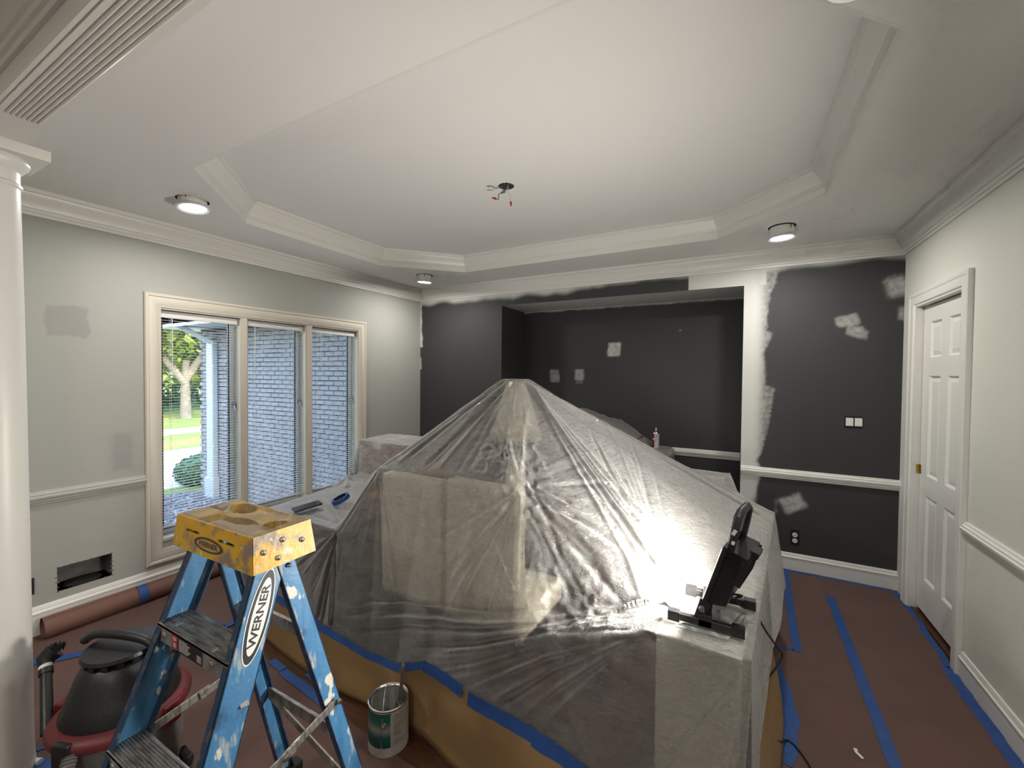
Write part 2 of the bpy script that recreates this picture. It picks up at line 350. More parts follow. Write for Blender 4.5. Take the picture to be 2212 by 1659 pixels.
# chair rails and baseboards
RAIL = [(0,.772),(.008,.772),(.010,.782),(.016,.787),(.018,.800),(.026,.806),(.028,.818),(.020,.824),(.022,.832),(.012,.838),(.010,.848),(0,.850)]
BASE = [(0,0),(.015,0),(.015,.100),(.019,.103),(.019,.110),(.012,.116),(.010,.128),(.006,.138),(0,.140)]
def lrail(u0, u1, prof, name, m, dz=0):
    mb = MB().sweep([(u0,0),(u1,0)], [(d,z+dz) for d,z in prof], M=LM, side=-1); return struct(mb.build(name, m, smooth=25))
M['railwall'] = mat('rail_painted_with_wall', (.45,.45,.42), .5)
lrail(2.715, UE-3.4, RAIL, 'trim_3', M['railwall'])
struct(MB().sweep([(NX0,YN),(NX1,YN)], [(d,z-.02) for d,z in RAIL]).build('trim_4', M['trim'], smooth=25))
struct(MB().sweep([(NX1,YB),(XR,YB)], [(d,z-.035) for d,z in RAIL]).build('trim_5', M['trim'], smooth=25))
struct(MB().sweep([(XR,DY0-.095),(XR,.52)], [(d,z-.03) for d,z in RAIL]).build('trim_6', M['trim'], smooth=25))
struct(MB().sweep([(NX1,YB),(XR,YB)], BASE).build('baseboard_back', M['trim'], smooth=25))
struct(MB().sweep([(-3.46,YB),(NX0,YB)], BASE).build('baseboard_back_left', M['trim'], smooth=25))
struct(MB().sweep([(XR,DY0-.095),(XR,.52)], BASE).build('baseboard_right', M['trim'], smooth=25))
lrail(.02, UE-3.4, [(d, z*1.22) for d,z in BASE], 'baseboard_left', M['trim'])

# door
CAS = [(0,0),(0,.010),(.010,.013),(.016,.020),(.034,.024),(.062,.022),(.070,.026),(.085,.026),(.092,.022),(.092,0)]
DM = Matrix(((0,0,-1,XR),(1,0,0,0),(0,1,0,0),(0,0,0,1)))  # (y,z,h)->world, h into the room
door = thing('door_1', None, None, (DX, DY0, 0)); struct(door)
cs = MB().sweep([(DY1,0),(DY1,DZ),(DY0,DZ),(DY0,0)], CAS, M=DM, side=1).build('door_casing', M['trim'], door, smooth=25)
MB().box((XR+.001,DY1-.001,0),(DX+.045,DY1+.015,DZ)).box((XR+.001,DY0-.015,0),(DX+.045,DY0+.001,DZ)).box((XR+.001,DY0,DZ-.001),(DX+.045,DY1,DZ+.015)).build('door_jamb', M['trim'], door)
DOORC = M['trim']
y0, y1, z0, z1 = DY0+.004, DY1-.006, .035, DZ-.006; st = .105; mid = (y0+y1)/2; ms = .05
rows = [(.25,.80),(.93,1.58),(1.70,1.93)]
mb = MB(); Wd = .035; ys = [y0, y0+st, mid-ms, mid+ms, y1-st, y1]; zs = [z0]+[z for rw in rows for z in rw]+[z1]
for i in range(5):
    for k in range(7):
        pan = i in (1,3) and k in (1,3,5)
        if not pan: mb.box((DX,ys[i],zs[k]),(DX+Wd,ys[i+1],zs[k+1]))
slab = mb.build('door_slab', DOORC, door)
for i in (1,3):
    for k in (1,3,5):
        a0,a1,b0,b1 = ys[i],ys[i+1],zs[k],zs[k+1]; mb = MB(); q = .024; d0 = DX+.001; d1 = DX+.013; d2 = DX+.006
        L = [[(d0,a0,b0),(d0,a1,b0),(d0,a1,b1),(d0,a0,b1)],[(d1,a0+.012,b0+.012),(d1,a1-.012,b0+.012),(d1,a1-.012,b1-.012),(d1,a0+.012,b1-.012)],[(d2,a0+q+.015,b0+q+.015),(d2,a1-q-.015,b0+q+.015),(d2,a1-q-.015,b1-q-.015),(d2,a0+q+.015,b1-q-.015)]]
        P = [p for l in L for p in l]; fs = [(n*4+s_, (n+1)*4+s_, (n+1)*4+(s_+1)%4, n*4+(s_+1)%4) for n in (0,1) for s_ in range(4)] + [(8,11,10,9)]
        mb.add(P, fs).build('door_panel', DOORC, slab)
MB().box((DX-.002,DY1-.024,.925),(DX+.0,DY1-.001,.985)).box((DX-.02,DY1-.003,.925),(DX,DY1-.0005,.985)).build('strike_plate', M['brass'], door)
struct(MB().box((XR+.004,DY0+.003,.0),(DX+.05,DY1-.003,.012)).build('threshold', M['wood']))
# solid black block, painted in as the closet darkness behind the door
struct(MB().box((DX+.05,DY0-.1,0),(DX+.3,DY1+.1,DZ+.1)).build('closet_dark_block', M['dark']))

# column, fluted beam and hall side of the opening
ZB = 2.40; BY0, BY1 = .39, .52; CX, CY = -2.455, .455
beam = struct(MB().box((-3.75,BY0,ZB),(XR,BY1,H)).build('beam', M['trim']))
for k in range(7):
    yy = BY0+.033+k*.0118
    o = MB().sweep([(-2.10,0),(XR-.3,0)], [(-.0042,0),(-.0032,-.0045),(0,-.0062),(.0032,-.0045),(.0042,0)], M=Matrix(((1,0,0,0),(0,1,0,yy),(0,0,1,ZB+.0005),(0,0,0,1))), side=1).build('flute', M['trim'], smooth=40); o.parent = beam; o.location = o.location - beam.location
o = MB().box((-2.10,BY0+.012,ZB-.004),(XR-.3,BY0+.022,ZB+.001)).build('panel_mould', M['trim']); o.parent = beam; o.location = o.location-beam.location
struct(MB().sweep([(XR,BY0),(-3.7,BY0)], [(d,H+z) for d,z in CROWN], side=-1).build('trim_7', M['trim'], smooth=25))
col = thing('column', 'smooth off-white round column with square capital at the left edge', 'column', (CX,CY,0))
MB().lathe([(.088,.04),(.086,.14),(.083,.9),(.078,1.7),(.072,2.245),(.072,2.25),(.078,2.254),(.078,2.264),(.072,2.27),(.072,2.31)], (CX,CY,0), 48).build('shaft', M['trim'], col, smooth=40)
MB().lathe([(.072,2.31),(.075,2.313),(.085,2.325),(.095,2.338),(.098,2.35),(.095,2.360)], (CX,CY,0), 48).build('echinus', M['trim'], col, smooth=40)
MB().box((CX-.125,CY-.125,2.36),(CX+.125,CY+.125,2.40)).build('abacus', M['trim'], col, bevel=.002)
MB().lathe([(.0895,0),(.0895,.034),(.0885,.04),(.0882,.045)], (CX,CY,0), 40).build('base', M['trim'], col, smooth=40)

# ------------------------------------------------------------------ lamps
def ceiling_light(c, label, tilt, drop):
    t = thing('recessed_light', label, 'ceiling light', (c[0],c[1],H), 'recessed ceiling lights around the tray')
    R = Matrix.Rotation(tilt[0],3,'X') @ Matrix.Rotation(tilt[1],3,'Y')
    MB().open_lathe([(.084,0),(.084,.10),(.0001,.10)], (c[0],c[1],H), 28).build('can_housing', M['black'], t, smooth=30)
    tr = MB().open_lathe([(.072,.03),(.074,-.035),(.088,-.038),(.089,-.043),(.080,-.046),(.068,-.040),(.069,-.034)], (c[0],c[1],H-drop), 36, R).build('trim_ring', M['white'], t, smooth=30)
    MB().lathe([(.0001,-.036),(.070,-.036)], (c[0],c[1],H-drop), 28, R).build('diffuser', emit('lamp_diffuser', (1,.98,.95), 9), t)
    L = bpy.data.lights.new('lamp', 'AREA'); L.shape = 'DISK'; L.size = .12; L.energy = 12; L.color = (1,.96,.90)
    lo = bpy.data.objects.new('lamp', L); C.objects.link(lo); lo.parent = t; lo.location = R @ Vector((0,0,-.05)) + Vector((0,0,-drop)); lo.rotation_euler = R.to_euler()
    for a in (2.6, 5.4):
        MB().tube([(c[0]+.07*math.cos(a),c[1]+.07*math.sin(a),H-drop),(c[0]+.082*math.cos(a),c[1]+.082*math.sin(a),H+.01),(c[0]+.078*math.cos(a),c[1]+.078*math.sin(a),H+.05)], .0025, 6).build('spring_clip', M['black'], t)
ceiling_light(LIGHTS[0], 'lit recessed ceiling light nearest the left wall and the column', (.03,-.10), .008)
ceiling_light(LIGHTS[1], 'lit recessed ceiling light in the far corner above the window wall', (.02,.05), .03)
ceiling_light(LIGHTS[2], 'lit recessed ceiling light hanging low near the door corner', (.0,-.03), .036)
ceiling_light(LIGHTS[3], 'recessed ceiling light overhead just beyond the top of the view', (.0,.0), .02)
for i, (x, y) in enumerate(((-2.2,-1.2),(-.2,-1.6))):   # unseen lamps added in the hall as fill light for the room
    t = thing('hall_fill_light', 'added round fill light, unseen in the hall behind the viewer, %s one' % ('left','right')[i], 'ceiling light', (x,y,H), 'added hall fill lights')
    MB().lathe([(.16,0),(.16,-.03),(.14,-.05),(.0001,-.055)], (x,y,H), 28).build('shade', emit('fill_light_shade', (1,.93,.82), 3), t, smooth=40)
    L = bpy.data.lights.new('lamp','AREA'); L.shape = 'DISK'; L.size = .3; L.energy = 22; L.color = (1,.95,.88)
    lo = bpy.data.objects.new('lamp', L); C.objects.link(lo); lo.parent = t; lo.location = (0,0,-.07)

# ------------------------------------------------------------------ window
M['wtrim'] = mat('window_trim_paint', (.62,.57,.49), .4)
M['slat'] = mat('white_slat', (.72,.74,.76), .4)
win = thing('window_1', None, None, LM @ Vector(((WU0+WU1)/2, -.08, WZ0))); struct(win)
WCAS = [(0,0),(0,.008),(.008,.012),(.020,.014),(.030,.020),(.055,.023),(.070,.020),(.076,.026),(.090,.026),(.096,.018),(.096,0)]
WM = LM @ Matrix(((1,0,0,0),(0,0,1,0),(0,1,0,0),(0,0,0,1)))   # (u,z,h into room)
e = .012
MB().sweep([(WU0+e,WZ0-.05),(WU1-e,WZ0-.05),(WU1-e,WZ1-.005),(WU0+e,WZ1-.005)], WCAS, True, M=WM, side=1).build('window_casing', M['wtrim'], win, smooth=25)
MB().box((WU0,-.158,WZ0),(WU0+.015,.002,WZ1)).box((WU1-.015,-.158,WZ0),(WU1,.002,WZ1)).box((WU0,-.158,WZ1-.015),(WU1,.002,WZ1)).box((WU0,-.158,WZ0),(WU1,.004,WZ0+.02)).xf(LM).build('window_jamb', M['wtrim'], win)
PANES = [(2.095,2.62),(1.525,2.035),(.945,1.455)]
for a, b in ((2.035,2.095),(1.455,1.525)):
    MB().box((a,-.158,WZ0),(b,-.006,WZ1)).box((a+.008,-.006,WZ0),(b-.008,.003,WZ1)).xf(LM).build('mullion', M['wtrim'], win, bevel=.003)
M['gasket'] = mat('dark_sash_gasket', (.02,.025,.035), .5)
for a, b in PANES:
    sw = .034; z0 = WZ0+.02; z1 = WZ1-.015; mb = MB()
    mb.box((a,-.135,z0),(a+sw,-.10,z1)).box((b-sw,-.135,z0),(b,-.10,z1)).box((a+sw,-.135,z0),(b-sw,-.10,z0+sw)).box((a+sw,-.135,z1-sw),(b-sw,-.10,z1))
    sa = mb.xf(LM).build('sash', M['trim'], win, bevel=.003)
    g = .012; mb = MB()
    mb.box((a+sw,-.125,z0+sw),(a+sw+g,-.108,z1-sw)).box((b-sw-g,-.125,z0+sw),(b-sw,-.108,z1-sw)).box((a+sw,-.125,z0+sw),(b-sw,-.108,z0+sw+g))
    mb.xf(LM).build('glazing_gasket', M['gasket'], sa)
    MB().box((a+sw,-.119,z0+sw),(b-sw,-.115,z1-sw)).xf(LM).build('glass_pane', M['glass'], sa)
    MB().box((a+.004,-.10,1.28),(a+.018,-.075,1.315)).tube([(a+.012,-.085,1.30),(a+.012,-.07,1.285),(a+.012,-.062,1.25)], .005, 6).xf(LM).build('sash_lock', M['grey'], sa)
# blinds
def blind(a, b, label, wand):
    w = b-a-.02; cu = (a+b)/2; t = thing('window_blind', label, 'window blind', LM @ Vector((cu,-.045,.42)), 'mini blinds in the three window panes')
    top = WZ1-.02
    MB().box((a+.006,-.066,top-.048),(b-.004,-.030,top-.002)).xf(LM).build('headrail', M['white'], t, bevel=.003)
    for uu in (b-.002, a+.004): MB().box((uu-.006,-.068,top-.052),(uu+.006,-.024,top+.002)).xf(LM).build('bracket', M['grey'], t)
    n = int((top-.06-.425)/.0208); sm = bpy.data.meshes.new('slat'); h = w/2
    P = []; F = []
    for i in range(5):
        d = -.0125+i*.00625; z = .0016*(1-(d/.0125)**2); P += [(-h,d,z),(h,d,z)]
    F = [(i*2,i*2+1,i*2+3,i*2+2) for i in range(4)]
    sm.from_pydata(P, [], F); sm.materials.append(M['slat']); sm.polygons.foreach_set('use_smooth', [True]*4)
    R = Matrix.Rotation(LZ,3,'Z') @ Matrix.Rotation(.06,3,'X')
    for k in range(n):
        o = bpy.data.objects.new('slat', sm); C.objects.link(o); o.parent = t
        o.location = (LM @ Vector((cu,-.046,top-.066-k*.0208))) - t.location; o.rotation_euler = R.to_euler()
    zb = top-.066-n*.0208
    MB().box((a+.01,-.058,zb-.008),(b-.01,-.034,zb+.006)).xf(LM).build('bottom_rail', M['white'], t, bevel=.002)
    for q in (.13,.87):
        uu = a+(b-a)*q
        MB().tube([(uu,-.0325,top-.05),(uu,-.0325,zb)], .0009, 5).tube([(uu,-.0595,top-.05),(uu,-.0595,zb)], .0009, 5).xf(LM).build('ladder_cord', M['white'], t)
    MB().tube([(a+(b-a)*wand,-.022,top-.05),(a+(b-a)*wand,-.020,top-.45)], .0022, 6).xf(LM).build('tilt_wand', M['white'], t)
blind(*PANES[0], 'white slatted blind in the window pane showing the tree and lawn', .86)
blind(*PANES[1], 'white slatted blind in the middle window pane, all brick behind it', .87)
blind(*PANES[2], 'white slatted blind in the window pane nearest the dark wall', .80)

# wall vent hole and its duct, cut wall edge
v = thing('wall_vent_opening', 'rectangular open vent hole with metal duct low on the left wall', 'vent', LM @ Vector(((VU0+VU1)/2,-.05,VZ0)))
M['duct'] = mat('dusty_duct_metal', (.20,.20,.19), .6, .3, var=(12,(.10,.095,.085),.3,.7))
mb = MB(); a0,a1,b0,b1 = VU0,VU1,VZ0,VZ1; d = -.15
mb.add([(a0,0,b0),(a1,0,b0),(a1,0,b1),(a0,0,b1),(a0,d,b0),(a1,d,b0),(a1,d,b1),(a0,d,b1)], [(0,1,5,4),(1,2,6,5),(2,3,7,6),(3,0,4,7),(4,5,6,7)])
mb.xf(LM).build('duct', M['duct'], v)
MB().lathe([(.0001,.012),(.058,.012),(.062,.0)], ((a0+a1)/2,-.06,b0+.002), 24, sq=1.45).xf(LM).build('duct_collar', M['dark'], v)
mb = MB()
for k in range(26):
    q = k/26*2*(a1-a0+b1-b0); w_, h_ = a1-a0, b1-b0
    if q < w_: p = (a0+q, b0)
    elif q < w_+h_: p = (a1, b0+q-w_)
    elif q < 2*w_+h_: p = (a1-(q-w_-h_), b1)
    else: p = (a0, b1-(q-2*w_-h_))
    s_ = random.uniform(.002,.007); mb.obox((p[0],.0008,p[1]), (s_*3,.0016,s_), Matrix.Rotation(random.uniform(-.4,.4),3,'Y'))
mb.xf(LM).build('torn_edge', mat('torn_drywall', (.16,.14,.11), .9), v)
tag(MB().box((3.236,-.002,.25),(3.262,.006,.345)).box((3.242,.006,.27),(3.256,.0075,.325)).xf(LM).build('outlet_box', M['black']), 'black uncovered outlet box beside the column on the left wall', 'outlet')

# ------------------------------------------------------------------ outside
GZ = -.80
struct(MB().box((-70,-40,GZ-.2),(-3.8,60,GZ)).build('lawn_ground', mat('sunlit_lawn', (.16,.22,.035), .9, bump=(60,.5,.03), var=(.5,(.30,.22,.05),.45,.62))))
struct(MB().box((-14.9,-40,GZ),(-10.1,60,GZ+.02)).build('driveway', mat('pale_concrete', (.62,.60,.56), .8, bump=(30,.1))))
struct(MB().box((-20.6,-40,GZ),(-18.9,60,GZ+.015)).build('far_path', mat('far_concrete', (.55,.45,.33), .8)))
struct(MB().box((-9.6,-6,GZ),(-3.75,4.25,GZ+.02)).build('gravel_bed', mat('gravel_bed_base', (.10,.10,.11), .9)))
mb = MB(); nst = 2600
for k in range(nst):
    x = random.uniform(-9.4,-4.4); y = random.uniform(1.6,4.1); s_ = random.uniform(.02,.05)
    R = Matrix.Rotation(random.uniform(0,6),3,'Z') @ Matrix.Rotation(random.uniform(-.5,.5),3,'X'); c = Vector((x,y,GZ+.02+s_*.3))
    mb.add([c+R@Vector(p) for p in ((s_,0,0),(0,s_*.8,0),(-s_,0,0),(0,-s_*.8,0),(0,0,s_*.6),(0,0,-s_*.5))], [(0,1,4),(1,2,4),(2,3,4),(3,0,4),(1,0,5),(2,1,5),(3,2,5),(0,3,5)])
o = mb.build('gravel', mat('grey_white_gravel', (.19,.195,.21), .8, var=(9,(.08,.08,.09),.4,.6))); tag(o, 'grey and white gravel outside below the window', 'gravel', kind='stuff')
# brick wing of the house
WY = 4.30; WX0, WX1, WZT = -9.28, -3.7, 2.40
wing = thing('brick_house_wing', 'whitewashed brick wing of the house outside the window', 'house wall', ((WX0+WX1)/2,WY,GZ))
M['brick'] = mat('whitewashed_brick', (.145,.138,.145), .85, bump=(40,.4), var=(6,(.20,.195,.205),.35,.6))
layer_spots(M['brick'], (.13,.07,.055), 1.7, .62, .72)
M['mortar'] = mat('grey_mortar', (.055,.054,.058), .9)
MB().box((WX0+.01,WY+.012,GZ),(WX1,WY+.3,WZT)).build('wall_core', M['mortar'], wing)
bm_ = bpy.data.meshes.new('brick'); mb0 = MB().box((-.1,-.006,-.0285),(.1,.014,.0285)); bm_.from_pydata(mb0.v, [], mb0.f); bm_.materials.append(M['brick'])
spots = []; nr = int((WZT-GZ)/.075)
for rw in range(nr):
    z = GZ+.04+rw*.075
    for c_ in range(int((WX1-WX0)/.21)+1):
        x = WX0+.1+c_*.21+(.105 if rw%2 else 0)
        if x < WX1-.1: spots.append((x, z))
vis = [s_ for s_ in spots if -7.55 < s_[0] < -4.95 and .05 < s_[1] < 2.4]
vis.sort(key=lambda s_: abs(s_[0]+6.0)*.6+abs(s_[1]-1.35)); near = vis[:300]; ns = set(near)
for x, z in near:
    o = bpy.data.objects.new('brick', bm_); C.objects.link(o); o.parent = wing; o.location = Vector((x, WY+random.uniform(-.003,.003), z))-wing.location
mb = MB()
for x, z in spots:
    if (x, z) not in ns: d = random.uniform(-.003,.003); mb.box((x-.1,WY-.006+d,z-.0285),(x+.1,WY+.014+d,z+.0285))
o = mb.build('brickwork', M['brick'], wing); o['kind'] = 'stuff'
M['soffit'] = mat('white_soffit', (.5,.505,.51), .6)
MB().box((WX0-.5,WY-.55,WZT),(WX1,WY+.4,WZT+.03)).build('soffit', M['soffit'], wing)
MB().box((WX0-.55,WY-.62,WZT-.02),(WX1,WY-.55,WZT+.16)).build('gutter', M['soffit'], wing)
MB().box((WX0-.6,WY-.62,WZT+.03),(WX1,WY+.6,WZT+.2)).build('roof_edge', mat('roof_shingle', (.09,.08,.075), .9), wing)
ds = thing('downspout', 'pale downspout pipe on the brick corner outside the window', 'downspout', (-8.72,WY-.06,GZ))
M['spout'] = mat('pale_painted_metal', (.27,.31,.33), .4)
MB().box((-8.82,WY-.12,GZ+.35),(-8.60,WY-.015,2.15)).build('pipe', M['spout'], ds, bevel=.02)
MB().beam((-8.71,WY-.06,2.12),(-8.95,WY-.52,2.42),.20,.09).build('elbow', M['spout'], ds, bevel=.02)
MB().box((-8.86,WY-.14,GZ+.0),(-8.56,WY-.012,GZ+.40)).build('boot', M['spout'], ds, bevel=.02)
# plants
def leaves(mb, c, rad, n, size, hollow=.55):
    for k in range(n):
        d = Vector((random.gauss(0,1),random.gauss(0,1),random.gauss(0,1))).normalized(); q = random.uniform(hollow,1)
        p = Vector(c)+Vector((d.x*rad[0],d.y*rad[1],d.z*rad[2]))*q
        R = Matrix.Rotation(random.uniform(0,6.28),3,'Z')@Matrix.Rotation(random.uniform(-1.2,1.2),3,'X'); s_ = size*random.uniform(.6,1.3)
        mb.add([p+R@Vector(w_) for w_ in ((-s_*.45,0,0),(0,-s_*.6,.0),(s_*.45,0,0),(0,s_*.9,s_*.15))], [(0,1,2,3)])
def leafmat(name, a, b):
    m = mat(name, a, .7, var=(1.2,b,.35,.65)); m.node_tree.nodes['Principled BSDF'].inputs['Subsurface Weight'].default_value = 0; return m
M['leafy'] = leafmat('sunlit_leaves', (.13,.20,.028), (.27,.31,.05)); M['leafd'] = leafmat('dark_leaves', (.03,.065,.03), (.05,.10,.035)); M['bark'] = mat('bark', (.20,.16,.12), .9, bump=(12,.6,.05))
tr = thing('shade_tree', 'leafy green tree with pale trunk beyond the lawn', 'tree', (-25.2,11.0,GZ))
MB().tube([(-25.2,11,GZ),(-25.2,11,1.0),(-25.1,11,2.2)], [.26,.19,.16], 10).tube([(-25.15,11,1.2),(-24.6,11.8,3),(-24.3,12.4,5)], [.2,.15,.08], 8).tube([(-25.15,11,1.0),(-25.6,10,2.6),(-26,9,4.5)], [.2,.15,.08], 8).build('trunk', M['bark'], tr, smooth=60)
mb = MB()
for k in range(48): leaves(mb, (-25.2+random.uniform(-2.4,2.4),11+random.uniform(-4,3.4),random.uniform(1.5,9)), (1.4,1.4,1.0), 190, .30)
mb.build('foliage', M['leafy'], tr)
for i, (x, y, hgt, rr, lab) in enumerate(((-36,6,9,4.2,'tall background tree left of the pale trunk'),(-38,19,10,5,'tall background tree right of the pale trunk'))):
    t = thing('background_tree', lab, 'tree', (x,y,GZ)); MB().tube([(x,y,GZ),(x,y,hgt*.6)], [.4,.25], 8).build('trunk', M['bark'], t)
    mb = MB()
    for k in range(30): leaves(mb, (x+random.uniform(-3,3),y+random.uniform(-rr,rr),random.uniform(1.2,hgt)), (2.2,2.2,1.7), 130, .62)
    mb.build('foliage', M['leafy'], t)
hd = thing('hedge', 'dark green hedge along the far side of the lawn', 'hedge', (-30,13,GZ)); mb = MB()
for k in range(26): leaves(mb, (-30+random.uniform(-.7,.7),3+k*.8,GZ+.9+random.uniform(-.2,.35)), (.9,.9,.95), 120, .26)
mb.build('foliage', M['leafd'], hd); MB().box((-30.3,2.5,GZ),(-29.8,23.5,GZ+.9)).build('stems', M['leafd'], hd)
bs = thing('round_shrub', 'dark rounded shrub beside the brick wing outside', 'shrub', (-10.05,4.75,GZ)); mb = MB(); leaves(mb, (-10.05,4.75,GZ+.26), (.60,.55,.36), 3800, .05, .8); mb.build('foliage', M['leafd'], bs)
MB().lathe([(.3,0),(.45,.1),(.5,.3),(.4,.5),(.2,.6),(.0001,.62)], (-10.05,4.75,GZ), 20).build('inner_growth', M['leafd'], bs)

# ------------------------------------------------------------------ floor coverings
def sheet(name, pts, z, m, label, cat, th=.001, group=None):
    mb = MB(); mb.prism(pts, lambda a, b, h: (a, b, h), z, z+th); return tag(mb.build(name, m), label, cat, group)
sheet('rosin_paper', [(-3.60,-2.6),(-2.72,-2.6),(-2.72,1.42),(-2.74,4.0),(-3.46,4.0)], .001, M['red'], 'red rosin paper sheet on the floor along the window wall', 'floor paper', group='rosin paper sheets')
sheet('rosin_paper', [(-2.74,-2.6),(-.9,-2.6),(-.9,1.245),(-1.25,1.255),(-1.62,1.288),(-2.02,1.325),(-2.55,1.38),(-2.74,1.385)], .0022, M['red'], 'red rosin paper sheet under the stepladder and vacuum', 'floor paper', group='rosin paper sheets')
sheet('rosin_paper', [(-.92,-2.6),(.62,-2.6),(.62,4.0),(.06,4.0),(.06,1.2),(-.92,1.21)], .0034, M['red'], 'red rosin paper sheet between the covered pile and the long tape line', 'floor paper', group='rosin paper sheets')
sheet('rosin_paper', [(.58,-2.6),(1.02,-2.6),(1.02,3.06),(1.045,3.2),(1.06,3.7),(1.02,3.98),(.58,4.0)], .0046, M['red'], 'red rosin paper sheet along the wall with the door', 'floor paper', group='rosin paper sheets')
def strip(path, w, z, label, wob=.004, m=None, name='tape_strip', group='blue tape strips on the floor'):
    P = [Vector((*p, 0)) for p in path]; Q = []
    for a, b in zip(P[:-1], P[1:]):
        n = max(2, int((b-a).length/.06)); Q += [a.lerp(b, i/n) for i in range(n)]
    Q.append(P[-1]); mb = MB(); vs = []; fs = []
    for i, p in enumerate(Q):
        d = (Q[min(i+1,len(Q)-1)]-Q[max(i-1,0)]).normalized(); nn = Vector((-d.y,d.x,0)); k = random.uniform(-wob,wob)*.5
        vs += [p+nn*(w/2+k)+V(0,0,z), p-nn*(w/2-k)+V(0,0,z)]
    fs = [(2*i,2*i+1,2*i+3,2*i+2) for i in range(len(Q)-1)]
    mb.add(vs, fs); return tag(mb.build(name, m or M['tape'], solid=.0006), label, 'tape strip', group)
Z = .0066
strip([(.372,3.98),(.349,3.453),(.329,2.83)], .045, Z, 'short blue tape line on the floor by the covered pile, ending at the back baseboard')
strip([(.166,2.824),(.31,2.842)], .02, Z, 'thin dark blue tape stub crossing to the short tape line')
strip([(.611,3.67),(.597,2.851),(.588,2.18),(.58,1.0),(.58,-1.5)], .05, Z, 'long blue tape line down the middle of the right-hand floor')
strip([(.10,4.005),(.694,4.005),(1.03,3.995)], .035, Z, 'blue tape edging the floor under the dark wall baseboard', wob=.008)
strip([(1.02,3.07),(1.022,2.6),(1.022,1.0),(1.02,-1)], .05, Z, 'wide blue tape edging the floor along the right wall baseboard', wob=.01)
strip([(1.035,3.98),(1.05,3.853),(1.06,3.679),(1.045,3.3),(1.03,3.08)], .035, Z, 'ragged blue tape edging the floor in front of the door', wob=.02)
strip([(.185,2.68),(.222,2.468),(.240,2.254),(.218,2.087),(.19,1.98)], .07, Z, 'curling blue tape along the right foot of the covered pile', wob=.02)
strip([(.175,1.93),(.165,1.82),(.15,1.7)], .05, Z, 'blue tape corner at the lower edge of the picture by the white cabinet')
strip([(-3.40,.60),(-3.208,.798),(-3.103,.943),(-3.02,1.116),(-2.93,1.30)], .055, Z, 'pale blue tape line on the floor by the vacuum wand')
strip([(-3.25,1.383),(-2.74,1.384)], .028, Z, 'narrow blue tape line seen through the ladder toward the paper roll')
strip([(-2.735,1.37),(-2.74,1.70)], .045, Z, 'blue tape leg turning toward the window behind the ladder')
strip([(-2.06,1.325),(-1.83,1.306),(-1.63,1.285)], .045, Z, 'blue tape on the paper edge behind the ladder rear rail')
strip([(-2.19,1.345),(-2.07,1.335)], .04, Z, 'small blue tape piece by the rear rail of the ladder')
strip([(-1.94,1.378),(-1.80,1.362)], .03, .003, 'dark blue tape piece lying on the bare wood strip')
strip([(-2.52,.54),(-2.47,.61)], .02, Z, 'tiny dark blue tape scrap by the column foot')
strip([(-2.47,.52),(-2.34,.57)], .05, Z, 'blue tape patch on the floor under the vacuum edge')
tag(MB().obox((.47,2.17,.0085),(.012,.035,.006),Matrix.Rotation(.6,3,'Z')).obox((.463,2.19,.010),(.014,.012,.008)).build('paint_chip', M['white'], bevel=.002), 'small white paint chip on the red floor paper', 'debris')
tag(MB().tube([(-2.40,.545,.014),(-2.44,.53,.014)], [.012,.010], 8).build('paper_scrap', M['white'], smooth=60), 'small white scrap lying by the column foot', 'debris')
# leftover roll of rosin paper along the left wall
rl = thing('paper_roll', 'long roll of red rosin paper lying against the window wall', 'paper roll', LM @ Vector((2.3,.085,0)))
ra = LM @ Vector((3.22,.078,.056)); rb = LM @ Vector((1.0,.080,.056))
M['rollpaper'] = mat('rosin_paper_roll', (.17,.082,.062), .7, bump=(9,.2))
def roll_pt(a, t):
    rr = .050+.006*a/(2*PI); p = ra.lerp(rb, t); d = (rb-ra).normalized(); n = V(0,0,1); s_ = d.cross(n); return p + (n*math.cos(a)+s_*math.sin(a))*rr
MB().grid(lambda a, b: roll_pt(a*4*PI, b), 72, 2).build('wound_paper', M['rollpaper'], rl, smooth=50)
MB().grid(lambda a, b: roll_pt(4*PI+.0, b) + (V(0,0,-1)*.012*a*0 + Vector((.999,-.04,0))*.05*a + V(0,0,-.055)*a**.5*1.0), 6, 2).build('loose_edge', M['rollpaper'], rl, smooth=50)
tc_ = .192
MB().grid(lambda a, b: (lambda p, q: p + (p-q).normalized()*.001)(roll_pt(4*PI-.6+a*2.6+.0, tc_+b*.022), ra.lerp(rb, tc_+b*.022)), 16, 1).build('tape_band', M['tape'], rl, smooth=50)

